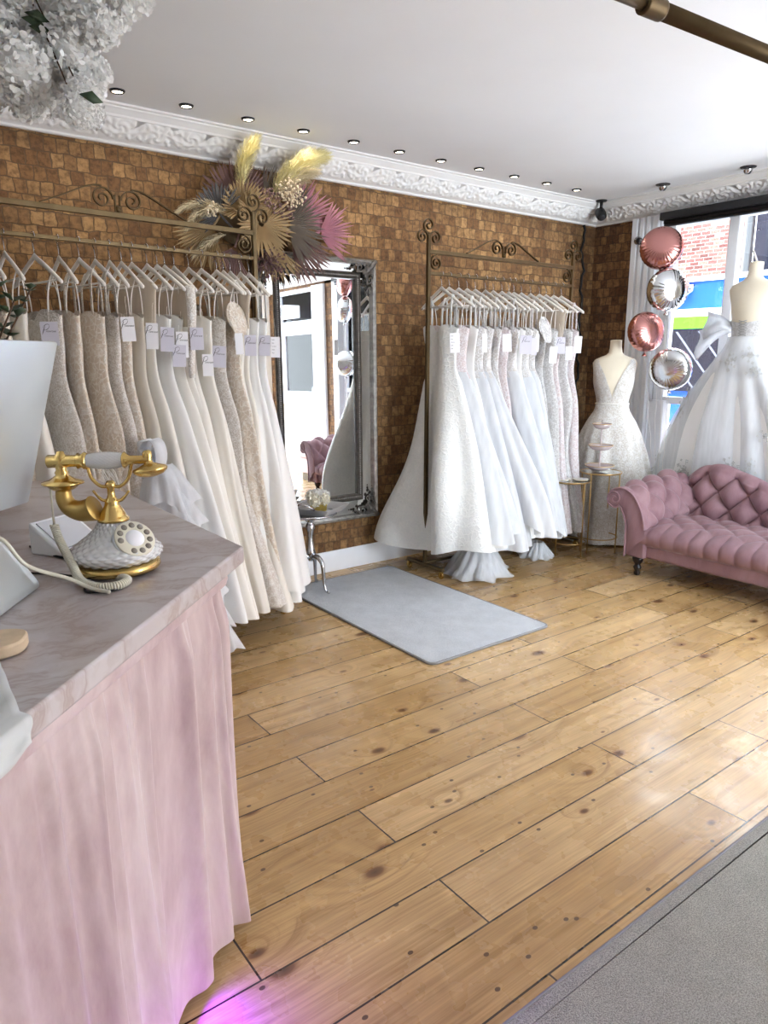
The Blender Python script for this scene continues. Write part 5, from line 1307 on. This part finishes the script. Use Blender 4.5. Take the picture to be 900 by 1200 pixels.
balloon(5.20, 3.43, 1.75, BP, 'lower pink foil balloon overlapping the white pilaster', a0 + .7, .12, 'balloons by the pilaster', .43, .96, (.08, -.14))
balloon(5.30, 3.25, 1.46, BS, 'lowest silver foil balloon in the window cluster', a0 - .3, -.12, 'balloons by the pilaster', .43, 1.02, (0, 0))
balloon(5.30, .72, 2.55, BP, 'pink foil balloon of the second cluster, seen only in the mirror', .4, .1, 'balloons by the door', .43)
balloon(5.30, .70, 2.22, BS, 'upper silver foil balloon seen in the mirror', .5, .1, 'balloons by the door', .43)
balloon(5.28, .74, 1.55, BS, 'lower silver foil balloon seen in the mirror', -.3, .1, 'balloons by the door', .43)
MB().lathe([(.001, 0), (.05, 0), (.055, .03), (.03, .06), (.001, .065)], 16).build('balloon_weight', M['foil_silver'])
bwt = bpy.data.objects['balloon_weight']; bwt.location = (5.30, 3.14, .42); tag(bwt, 'silver weight tied under the balloons on the window plinth', 'weight')
# pale pink bench reflected beside the sofa, with pampas in a vase
pb = thing('storage_bench', 'pale pink padded storage bench near the shop door', 'bench', (5.15, .35, 0))
MB().box(4.92, 5.38, .10, .60, .10, .30).build('bench_box', M['pale_pink'], pb, bevel=.015, world=True)
MB().box(4.90, 5.40, .08, .62, .30, .43).build('bench_cushion', M['pale_pink'], pb, bevel=.03, world=True)
MB().box(4.94, 5.36, .12, .58, .0, .10).build('plinth', M['brass_dark'], pb, bevel=.004, world=True)
pv = thing('floor_vase', 'lilac vase of pampas and dried leaves seen in the mirror', 'vase', (4.3, .62, 0))
M['lilac'] = mat('lilac_glaze', S(206, 170, 224), .3)
MB().lathe([(.001, 0), (.07, 0), (.075, .02), (.055, .25), (.075, .5), (.085, .52), (.075, .51), (.05, .25), (.001, .03)], 24).build('vase_body', M['lilac'], pv)
M['pampas_rust'] = mat('rust_pampas', S(186, 116, 72), .9, var=.15)
for k, (dx, dy, dz_, m) in enumerate(((.02, .12, .98, 'pampas'), (0, -.14, 1.0, 'pampas_rust'), (.1, .02, 1.05, 'pampas'), (-.08, .0, 1.02, 'pampas'))):
    plume('pampas_plume', (4.3, .62, .48), (4.3 + dx, .62 + dy, dz_), (dx * .2, dy * .1, .02), .06, M[m], 260, 40 + k, pv, .08)
# ================================================================== RECEPTION DESK
dk = thing('reception_desk', 'reception desk with veined marble top and gathered blush velvet front', 'desk', (.3, 1.6, 0))
CT = 1.05; dd = math.sqrt(.5)
TOPP = [(.827, 1.728), (-.473, .428), (-1.0, .955), (.17, 2.0), (.17, 3.22), (.827, 3.22)]
MB().poly(TOPP[::-1], CT - .045, CT).build('marble_top', M['marble'], dk, world=True, bevel=.006)
# cabinet body behind the drape
BODY = [(.695, 1.735), (-.44, .60), (-.94, .99), (.20, 2.02), (.20, 3.18), (.695, 3.18)]
MB().poly(BODY[::-1], .0, CT - .046).build('cabinet_body', M['wall_white'], dk, world=True, smooth=False)
# gathered velvet front: swept along the diagonal, from the corner post towards the viewer
P0 = Vector((.722, 1.690, 0)); DV = Vector((-dd, -dd, 0)); NV = Vector((dd, -dd, 0))
q = random.Random(12)
folds = sorted(q.uniform(.0, 1.62) for _ in range(46)); fa = [q.uniform(.2, 1) for _ in folds]; fw = [q.uniform(.008, .022) for _ in folds]; fs_ = [q.uniform(-.05, .05) for _ in folds]
def drape_pt(u, v):
    s = .03 + 1.60 * u; z = (CT - .072) * (1 - v) + .03 * v; off = 0
    for f, a, w, sl in zip(folds, fa, fw, fs_):
        d = (s - f - sl * v) / (w * (1 + .5 * v)); 
        if abs(d) < 3: off += .020 * a * math.exp(-d * d) * (.35 + .65 * sstep(0, .12, v))
    off += .006 * math.sin(9 * s + 1.5) * v + .004 * math.sin(23 * s + 3 * v) + .012 * v * v
    p = P0 + DV * s + NV * (off + .012); return (p.x, p.y, z)
MB().grid(420, 40, drape_pt).build('velvet_front', M['drape'], dk, world=True)
hb = MB(); rings = []
for s in (0, 1.7):
    p = P0 + DV * s; rings.append([(p.x + NV.x * n, p.y + NV.y * n, z) for n, z in ((.0, CT - .047), (.034, CT - .047), (.036, CT - .06), (.030, CT - .078), (.014, CT - .082), (.0, CT - .08))])
hb.loft(rings); hb.build('velvet_heading', M['drape'], dk, world=True, auto=True)
cp = MB(); rings = []
for k in range(21):
    z = CT - .05 - (CT - .056) * k / 20; w = 1 + .06 * math.sin(k * .5); t = k / 20
    rings.append([(P0.x - .001 + (.022 * w + .008 * t) * math.cos(2 * PI * j / 18) + .003 * math.sin(5 * 2 * PI * j / 18 + k * .1), P0.y + .020 + (.022 * w + .008 * t) * math.sin(2 * PI * j / 18), z) for j in range(18)])
cp.loft(rings); cp.build('velvet_corner_roll', M['drape'], dk, world=True)
def side_pt(u, v):
    y = 1.72 + 1.44 * u; z = (CT - .05) * (1 - v) + .006 * v
    return (.722 + .008 * math.sin(30 * y) * v + .006 * math.sin(70 * y + 2), y, z)
MB().grid(120, 12, side_pt).build('velvet_side', M['drape'], dk, world=True)
M['led'] = emis('violet_led', S(150, 70, 255), 6.0)
sA, sB = .44, 1.5
pa, pb_ = P0 + DV * sA + NV * .005, P0 + DV * sB + NV * .005
MB().tube([(pa.x, pa.y, .012), (pb_.x, pb_.y, .012)], .006, 8).build('led_strip', M['led'], dk, world=True)
al = bpy.data.lights.new('led_glow', 'AREA'); al.shape = 'RECTANGLE'; al.size = .95; al.size_y = .02; al.energy = LIGHTS['led']; al.color = (.14, .02, 1.0); al.spread = math.radians(140)
ao = bpy.data.objects.new('led_glow', al); COL.objects.link(ao); pm = P0 + DV * .80 + NV * .055
ao.matrix_world = frame((pm.x, pm.y, .055), -(NV * .85 + Vector((0, 0, -.5))), DV)

# wooden coaster and the paper sheet over the desk edge
wc = MB(); n = 26; wc.poly([(.05 * (1 + .05 * math.sin(3 * 2 * PI * i / n) + .03 * math.sin(7 * i)) * math.cos(2 * PI * i / n), .05 * (1 + .04 * math.sin(2 * 2 * PI * i / n + 1)) * math.sin(2 * PI * i / n)) for i in range(n)], 0, .022)
c = wc.build('wooden_coaster', mat('pale_wood_slice', S(206, 184, 154), .7, var=.15, vscale=25), None, bevel=.004); c.location = (.165, 1.335, CT + .002); tag(c, 'pale wood slice coaster on the marble desk beside the grey paper', 'coaster')
M['paper'] = mat('soft_grey_paper', S(206, 208, 206), .6, var=.02)
def paper_pt(u, v):
    # u across the sheet (right edge = 1), v from the back of the desk over the front edge
    e0 = Vector((.160, 1.300, CT + .002)); e1 = Vector((.150, 1.062, CT + .003))
    left = Vector((-.26, -.26, 0)) * (1 - u) * 1.4
    s = v * .285; L = .235
    if s < L: p = e0.lerp(e1, s / L) + left; lift = .004 * math.sin(5 * u + 9 * v) ** 2; p.z += lift
    else:
        t = s - L; a = min(t / .03, 1) * 1.25
        p = e1 + left + NV * (.012 + .5 * t * math.cos(a)) + Vector((0, 0, -t * math.sin(a) * .95 - .0)); p += NV * .028 * sstep(0, .04, t) * 0
        p += NV * .012 * math.sin(7 * u + 2) * t / .08
    cu = sstep(.85, 1.0, u) * sstep(.85, 1, v); p += NV * .012 * cu + Vector((0, 0, .02 * cu)) + DV * .03 * cu
    return tuple(p)
pp_ = MB().grid(30, 40, paper_pt).build('paper_sheet', M['paper'], None, solid=.0006); tag(pp_, 'soft grey paper sheet draped over the marble desk edge', 'paper')

# ================================================================== MONITOR (seen from behind)
mn = thing('computer_monitor', 'slim aluminium desktop monitor seen from behind on the marble desk', 'monitor', (.10, 1.52, CT))
ax = Vector((-dd, -dd, 0)); nb = Vector((dd, -dd, 0))        # along the screen (away from its right edge), back-facing normal
tilt = math.radians(17); up = Vector((nb.x * math.sin(tilt), nb.y * math.sin(tilt), math.cos(tilt))); bn = Vector((nb.x * math.cos(tilt), nb.y * math.cos(tilt), -math.sin(tilt)))
C_tr = Vector((.418, 1.80, 1.585)); HM, WM = .395, .56
def slab(bulge, n=22, m=16):
    mb = MB()
    def fn(u, v):
        # rounded-rectangle back with a soft swelling to the middle
        x, y = u * WM, v * HM; r = .022
        ex = min(x, WM - x); ey = min(y, HM - y)
        if ex < r and ey < r:
            d = math.hypot(r - ex, r - ey)
            if d > r:
                k = r / d; nx = r - (r - ex) * k; ny = r - (r - ey) * k
                x = nx if x < WM / 2 else WM - nx; y = ny if y < HM / 2 else HM - ny
        b = bulge * (1 - abs(2 * u - 1) ** 2.2) * (1 - abs(2 * v - 1) ** 2.4)
        p = C_tr + ax * x - up * y + bn * b; return tuple(p)
    us = sorted(set([i / n for i in range(n + 1)] + [.01, .02, .03, .97, .98, .99]))
    mb.grid(60, 44, lambda u, v: fn(u, v)); return mb
sb = slab(.034); o = sb.build('screen_back', M['alu'], mn, world=True)
sf = MB(); sf.loft([[tuple(C_tr + ax * x - up * y - bn * t) for x, y in ((.004, .0), (WM - .004, 0), (WM, .004), (WM, HM - .004), (WM - .004, HM), (.004, HM), (0, HM - .004), (0, .004))] for t in (0.0, .007)]); sf.build('screen_edge', M['alu'], mn, world=True, smooth=False)
gl_ = MB(); gl_.add([tuple(C_tr + ax * x - up * y - bn * .0085) for x, y in ((.006, .006), (WM - .006, .006), (WM - .006, HM - .006), (.006, HM - .006))], [(0, 1, 2, 3)]); gl_.build('screen_glass', M['black'], mn, world=True, smooth=False)
# angled stand: leg plate from the hinge down to the rear of the foot
FR = Vector((.303, 1.668, CT)); fd = Vector((-.56, -.828, 0)).normalized(); FWd = .20
fn_ = Vector((-.82, .57, 0)).normalized()
def leg_plate():
    mb = MB(); prof = [(0.0, .012), (.004, .004), (.012, .0), (.20, .0)]   # foot
    rings = []
    path = [(.15, .215), (.11, .17), (.055, .09), (.018, .035), (.004, .012), (.012, .002), (.06, .0015), (.19, .0015)]
    pts = spline([(a, 0, b) for a, b in path], 8)
    left, right = [], []
    for p in pts:
        base = FR + fn_ * p.x + Vector((0, 0, p.z)); left.append(base); right.append(base + fd * FWd)
    vs = []; fs = []; nn = len(pts)
    for a, b in zip(left, right):
        for k in range(9): vs.append(tuple(a.lerp(b, k / 8)))
    for i in range(nn - 1):
        for k in range(8): fs.append((i * 9 + k, i * 9 + k + 1, (i + 1) * 9 + k + 1, (i + 1) * 9 + k))
    mb.add(vs, fs); return mb
leg_plate().build('stand', M['alu'], mn, world=True, solid=.005)
hc = FR + fd * .083 + fn_ * .080 + Vector((0, 0, .128)); hn = (-fn_ * .82 + Vector((0, 0, .57))).normalized()
ho = MB(); ho.lathe([(.001, .0045), (.024, .0045), (.026, .003), (.026, -.004), (.001, -.004)], 28, frame(hc, hn)); ho.build('cable_hole', M['dark_grey'], mn, world=True)
cabl = spline([hc + hn * .006, hc + hn * .03 + Vector((.02, -.02, -.01)), (.27, 1.60, CT + .075), (.345, 1.59, CT + .035), (.385, 1.56, CT + .012), (.41, 1.52, CT + .010)], 8)
MB().tube(cabl, .0045, 8).build('power_cable', M['cream_plastic'], mn, world=True)

# ================================================================== ROTARY TELEPHONE
tp = thing('rotary_telephone', 'ornate rotary telephone with cut crystal body and gold handset on the desk', 'telephone', (.482, 1.702, CT))
MB().lathe([(.085, .008), (.096, .008), (.101, .014), (.1, .022), (.095, .028), (.06, .03), (.02, .03), (.02, .008), (.085, .008)], 48, cap=False).build('gold_base', M['gold'], tp)
for a in (30, 150, 270): MB().lathe([(.007, 0), (.008, .002), (.008, .01), (.006, .011)], 10, T(.075 * math.cos(math.radians(a)), .075 * math.sin(math.radians(a)), 0)).build('foot', M['white_plastic'], tp)
def crystal(u, v):
    prof = [(.0, .088), (.10, .102), (.22, .106), (.34, .098), (.52, .073), (.75, .047), (1, .030)]
    r = herm([p[0] for p in prof], [p[1] for p in prof], v); z = .03 + .098 * v; a = 2 * PI * u; nn = 22
    d = abs(math.sin(nn * a / 2 + v * 22)) * abs(math.sin(nn * a / 2 - v * 22)); s = math.sin(a)
    # front swelling that carries the dial
    fr = max(0, -s) ** 3; r2 = r + .012 * fr * math.sin(PI * v)
    k = r2 + .0042 * (d - .4)
    return (k * math.cos(a), k * math.sin(a), z)
cr = MB(); cr.grid(220, 60, crystal, cu=True); cr.build('crystal_body', M['crystal'], tp)
MB().lathe([(.001, .031), (.07, .031), (.072, .05), (.05, .085), (.026, .12), (.001, .121)], 32).build('inner_core', mat('pale_inner_shell', S(210, 212, 212), .4), tp)
DN = Vector((.12, -.74, .66)).normalized(); DC = Vector((.022, -.078, .092)); DM = frame(DC, DN)
MB().lathe([(.001, -.018), (.046, -.018), (.048, -.004), (.001, -.004)], 36, DM).build('dial_plate', M['white_plastic'], tp)
dl = MB().lathe([(.022, -.003), (.046, -.003), (.047, .001), (.045, .003), (.022, .003)], 40, DM).build('finger_wheel', M['cream_plastic'], tp)
for k in range(10):
    a = 2 * PI * (k + .5) / 11; h = MB(); h.lathe([(.0005, .0036), (.0072, .0036), (.0072, .0020), (.0005, .0020)], 14, DM @ T(.0345 * math.cos(a), .0345 * math.sin(a), 0)); h.build('finger_hole', M['dark_hole'] if 'dark_hole' in M else M.setdefault('dark_hole', mat('shaded_hole', S(132, 126, 116), .7)), dl)
MB().lathe([(.001, .004), (.0215, .004), (.022, .001), (.001, .001)], 28, DM).build('dial_centre', M['card_white'], dl)
MB().lathe([(.036, .124), (.037, .13), (.031, .134), (.029, .14), (.024, .15), (.018, .16), (.016, .168), (.017, .172), (.012, .176), (.0085, .186), (.0085, .20), (.011, .204), (.012, .212), (.008, .219), (.001, .22)], 28).build('gold_neck', M['gold'], tp)
H = Vector((.80, -.60, .0)).normalized(); HZ = .268
def hp(s, dz_=0, n=0): return Vector((H.x * s - .012 + H.y * n * -1, H.y * s + H.x * n, HZ + dz_ + .02 * s))
ck = MB()
for sgn in (-1, 1):
    ck.tube(spline([Vector((0, 0, .208)), Vector((H.x * sgn * .022, H.y * sgn * .022, .206)), Vector((H.x * sgn * .042, H.y * sgn * .042, .224)), Vector((H.x * sgn * .05, H.y * sgn * .05, .250)), Vector((H.x * sgn * .054, H.y * sgn * .054, .262))], 6), .0042, 8)
ck.build('cradle_fork', M['gold'], tp)
for sgn in (-1, 1):
    MB().tube(spline([Vector((0, 0, .178)), Vector((H.x * sgn * .018, H.y * sgn * .018, .172)), Vector((H.x * sgn * .032, H.y * sgn * .032, .182)), Vector((H.x * sgn * .042, H.y * sgn * .042, .196))], 5), [.004] * 10 + [.003] * 6, 6).build('cradle_hook', M['gold'], tp)
hs = MB(); hs.tube([hp(-.040), hp(-.036), hp(.044), hp(.048)], [.012, .02, .02, .012], 18)
grip = MB(); 
def gp(u, v):
    a = 2 * PI * u; s = -.040 + .09 * v; r = .0195 * (math.sin(PI * (.14 + .72 * v)) ** .4) * (1 + .05 * abs(math.sin(9 * a + v * 25)) * abs(math.sin(9 * a - v * 25)))
    e1 = Vector((-H.y, H.x, 0)); p = hp(s) + e1 * r * math.cos(a) + Vector((0, 0, 1)) * r * math.sin(a); return tuple(p)
grip.grid(72, 40, gp, cu=True); hg = grip.build('handset_grip', M['crystal'], tp)
MB().tube([hp(-.045), hp(.052)], .008, 12).build('grip_core', M['white_plastic'], hg)
ht = MB(); ht.tube([hp(-.128), hp(-.127), hp(-.06), hp(-.058)], [.014, .0155, .0135, .0135], 16); ht.tube([hp(-.062), hp(-.058), hp(-.050), hp(-.042), hp(-.036)], [.012, .019, .015, .021, .016], 16)
ht.build('handset_tube', M['gold'], tp); ht = MB(); ht.tube([hp(.046), hp(.050), hp(.056), hp(.062), hp(.105), hp(.112)], [.016, .02, .013, .010, .010, .006], 16); ht.build('handset_tube', M['gold'], tp)
# mouthpiece: collar, flange and curved horn under the near end
mp_ = hp(-.098); Mm = T(*mp_)
MB().lathe([(.001, .024), (.008, .023), (.010, .016), (.016, .012), (.014, -.012), (.012, -.02), (.016, -.026), (.014, -.032), (.022, -.038), (.030, -.043), (.046, -.048), (.047, -.052), (.036, -.055), (.032, -.06), (.024, -.066), (.016, -.07), (.001, -.07)], 30, Mm).build('mouthpiece_flange', M['gold'], tp)
hpnts = spline([mp_ + Vector((0, 0, -.062)), mp_ + Vector((.0, .0, -.088)), mp_ + H * .012 + Vector((0, 0, -.108)), mp_ + H * .034 + Vector((0, -.006, -.116)), mp_ + H * .056 + Vector((0, -.012, -.112)), mp_ + H * .066 + Vector((0, -.014, -.108))], 6)
nn = len(hpnts); MB().tube(hpnts, [.017 + .015 * (k / nn) ** 1.3 for k in range(nn - 1)] + [.030], 22).build('mouthpiece_horn', M['gold_satin'], tp)
ep = hp(.104); EM = frame(ep, Vector((-.1, .12, 1)))
MB().lathe([(.001, .022), (.007, .021), (.011, .016), (.011, .006), (.008, 0), (.010, -.008), (.02, -.012), (.036, -.018), (.04, -.022), (.038, -.028), (.028, -.036), (.012, -.04), (.001, -.041)], 28, EM).build('earpiece', M['gold'], tp)
# straight lead then the coiled cord
e0 = mp_ + Vector((-.028, .0, -.055)); e1_ = Vector((-.118, .060, .118))
MB().tube([e0, e1_], .0026, 8).build('straight_lead', M['cream_plastic'], tp)
ctr = spline([e1_, Vector((-.115, .030, .085)), Vector((-.108, -.03, .045)), Vector((-.105, -.085, .018)), Vector((-.085, -.135, .012)), Vector((-.045, -.150, .011)), Vector((-.015, -.125, .011)), Vector((-.026, -.085, .011)), Vector((-.07, -.035, .011)), Vector((-.088, .0, .012))], 24)
cum = [0]
for a, b in zip(ctr[:-1], ctr[1:]): cum.append(cum[-1] + (b - a).length)
def at(s):
    i = 0
    while i < len(cum) - 2 and cum[i + 1] < s: i += 1
    t = (s - cum[i]) / max(1e-6, cum[i + 1] - cum[i]); return ctr[i].lerp(ctr[i + 1], t), (ctr[i + 1] - ctr[i]).normalized()
pitch = .0052; nt = int(cum[-1] / pitch); hel = []
for k in range(nt * 12):
    s = k / 12 * pitch; p, d = at(s); u = d.cross(Vector((0.13, .2, 1))).normalized(); w2 = d.cross(u); a = 2 * PI * k / 12
    hel.append(p + (u * math.cos(a) + w2 * math.sin(a)) * .0075)
MB().tube(hel, .0029, 5).build('coiled_cord', M['cream_plastic'], tp)

# card reader behind the telephone
cr_ = thing('card_reader', 'white wedge card reader standing behind the rotary telephone', 'card reader', (.44, 1.98, CT), .55)
b = MB(); b.loft([[(-.075, -.055, z0), (.075, -.055, z0), (.075, .055, z1), (-.075, .055, z1)] for z0, z1 in ((0, 0), (.012, .085))]); b.build('body', M['white_plastic'], cr_, bevel=.006)
b = MB(); b.add([(-.06, -.045, .0215), (.06, -.045, .0215), (.06, .042, .0795), (-.06, .042, .0795)], [(0, 1, 2, 3)]); b.build('screen', mat('grey_screen', S(206, 208, 212), .2), cr_, smooth=False, solid=.003)
tag(MB().tube(spline([(.36, 2.06, CT + .004), (.38, 1.96, CT + .004), (.415, 1.87, CT + .004), (.47, 1.87, CT + .004), (.52, 1.93, CT + .004)], 8), .0032, 6).build('black_cable', M['black']), 'thin black cable lying on the desk behind the telephone', 'cable')
tag(MB().tube(spline([(.30, 1.80, CT + .004), (.36, 1.74, CT + .004), (.40, 1.66, CT + .004), (.375, 1.575, CT + .004), (.42, 1.545, CT + .004), (.455, 1.56, CT + .004)], 8), .003, 6).build('black_cable', M['black']), 'thin black cable curling under the coiled telephone cord', 'cable')
# leafy sprig in a small vase behind the monitor
lv = thing('leaf_vase', 'small vase of dark leaves behind the top of the monitor', 'plant', (.235, 2.15, CT))
MB().lathe([(.001, 0), (.04, 0), (.05, .05), (.045, .14), (.03, .20), (.034, .22), (.028, .22), (.04, .1), (.001, .01)], 24).build('vase', M['white_plastic'], lv)
q = random.Random(5)
for k in range(6):
    a = k * 1.05; tipv = Vector((.115 + .085 * math.cos(a) * q.uniform(.5, 1.3), -.04 + .085 * math.sin(a) * q.uniform(.5, 1.3), .62 + q.uniform(-.05, .08)))
    ax_ = bez((0, 0, .18), (0, 0, .32), tipv * .8 + Vector((0, 0, .05)), tipv, 10); sb_ = MB(); sb_.tube(ax_, .0025, 5); s_o = sb_.build('stem', M['twig'], lv)
    lf = MB()
    for j in range(4, 11):
        for sg in (-1, 1):
            p = ax_[j]; dv = Vector((math.cos(a + sg * 1.5 + q.uniform(-.4, .4)), math.sin(a + sg * 1.5 + q.uniform(-.4, .4)), q.uniform(.0, .7))).normalized(); sd_ = dv.cross(Vector((0, 0, 1))).normalized(); L = q.uniform(.035, .05)
            lf.add([p, p + dv * L * .5 + sd_ * L * .36 + Vector((0, 0, .004)), p + dv * L, p + dv * L * .5 - sd_ * L * .36 + Vector((0, 0, .004)), p + dv * L * .5 - Vector((0, 0, .003))], [(0, 1, 4), (1, 2, 4), (2, 3, 4), (3, 0, 4)])
    lf.build('leaves', M['leaf'], lv, solid=.0008)

# ================================================================== WHITE BLOSSOMS HANGING AT THE CEILING
bl = thing('blossom_arrangement', 'large cluster of white silk blossoms hanging from the ceiling over the desk', 'flowers', (.62, 2.52, 2.50))
bpts = [(20, 30, .085), (60, 20, .08), (105, 22, .085), (128, 8, .075), (118, 30, .06), (8, 55, .085), (45, 62, .085), (80, 55, .08), (70, 90, .075), (40, 100, .08), (102, 92, .062), (112, 85, .05), (96, 112, .055), (104, 132, .05), (90, 128, .05), (14, 95, .075), (20, 75, .09), (85, 5, .08), (30, 0, .09), (60, 118, .055), (30, 118, .06), (-10, 20, .1), (-15, 70, .09), (66, 66, .07), (150, -15, .08), (120, -30, .08), (-30, 110, .08)]
qb = random.Random(8)
def unproj(x, y, d):
    a, b = (x - 450) / 838.0, (y - 600) / 838.0
    return Vector((R[0][0] * a + R[1][0] * b + R[2][0], R[0][1] * a + R[1][1] * b + R[2][1], R[0][2] * a + R[1][2] * b + R[2][2])) * d + Vector((0, 0, 1.55))
BLP = []
for x, y, r in bpts: BLP.append((tuple(round(c, 3) for c in unproj(x, y, 2.15 + qb.uniform(-.12, .16))), r))
for (p, r) in BLP:
    k = qb.randrange(3); z = min(p[2], CZ - r * 1.05)
    inst('blossom_head', PUF[k], bl, (p[0] - .62, p[1] - 2.52, z - 2.50), (qb.uniform(0, 6), qb.uniform(0, 6), qb.uniform(0, 6)), (r, r, r))
root = Vector((.55, 2.6, CZ))
MB().lathe([(.001, 0), (.05, 0), (.05, -.012), (.02, -.02), (.001, -.02)], 20, T(root.x - .62, root.y - 2.52, CZ - 2.5)).build('ceiling_hook', M['white_plastic'], bl)
for k, (p, r) in enumerate(BLP):
    if k % 2 == 0:
        MB().tube(bez(root - Vector((.62, 2.52, 2.50)), root.lerp(Vector(p), .3) + Vector((0, 0, -.1)) - Vector((.62, 2.52, 2.50)), root.lerp(Vector(p), .7) - Vector((.62, 2.52, 2.50)), Vector(p) - Vector((.62, 2.52, 2.50)), 10), .0022, 6).build('twig', M['twig'], bl)
for (x, y) in ((28, 14), (24, 20), (33, 30), (92, 110)):
    p = unproj(x, y, 2.02) - Vector((.62, 2.52, 2.50)); L = .035
    MB().add([p, p + Vector((L, -.01, .012)), p + Vector((L * 1.8, -.015, -.015)), p + Vector((L, -.012, -.022))], [(0, 1, 2, 3)]).build('leaf', M['leaf'], bl, solid=.001)

# ================================================================== OVERHEAD BRASS RAIL
orl = thing('hanging_rail', 'bronze tube rail hung overhead from the ceiling near the window side', 'rail', (2.2, 1.12, 2.35))
MB().tube([(1.62, 1.125, 2.35), (3.7, .98, 2.35)], .0195, 18).build('tube', M['brass_dark'], orl, world=True)
MB().tube([(1.18, 1.156, 2.35), (1.64, 1.124, 2.35)], .0145, 16).build('inner_tube', M['brass_dark'], orl, world=True)
MB().tube([(1.60, 1.1265, 2.35), (1.604, 1.126, 2.35), (1.66, 1.122, 2.35), (1.665, 1.1217, 2.35)], [.0235, .0235, .0235, .0235], 18).build('collar', M['brass_dark'], orl, world=True)
for x, y in ((1.2, 1.155), (3.6, .987)):
    MB().tube([(x, y, 2.35), (x, y, CZ)], .009, 10).build('drop_rod', M['brass_dark'], orl, world=True)
    MB().lathe([(.001, -.014), (.04, -.014), (.045, 0), (.001, 0)], 20, T(x, y, CZ)).build('ceiling_rose', M['brass_dark'], orl, world=True)
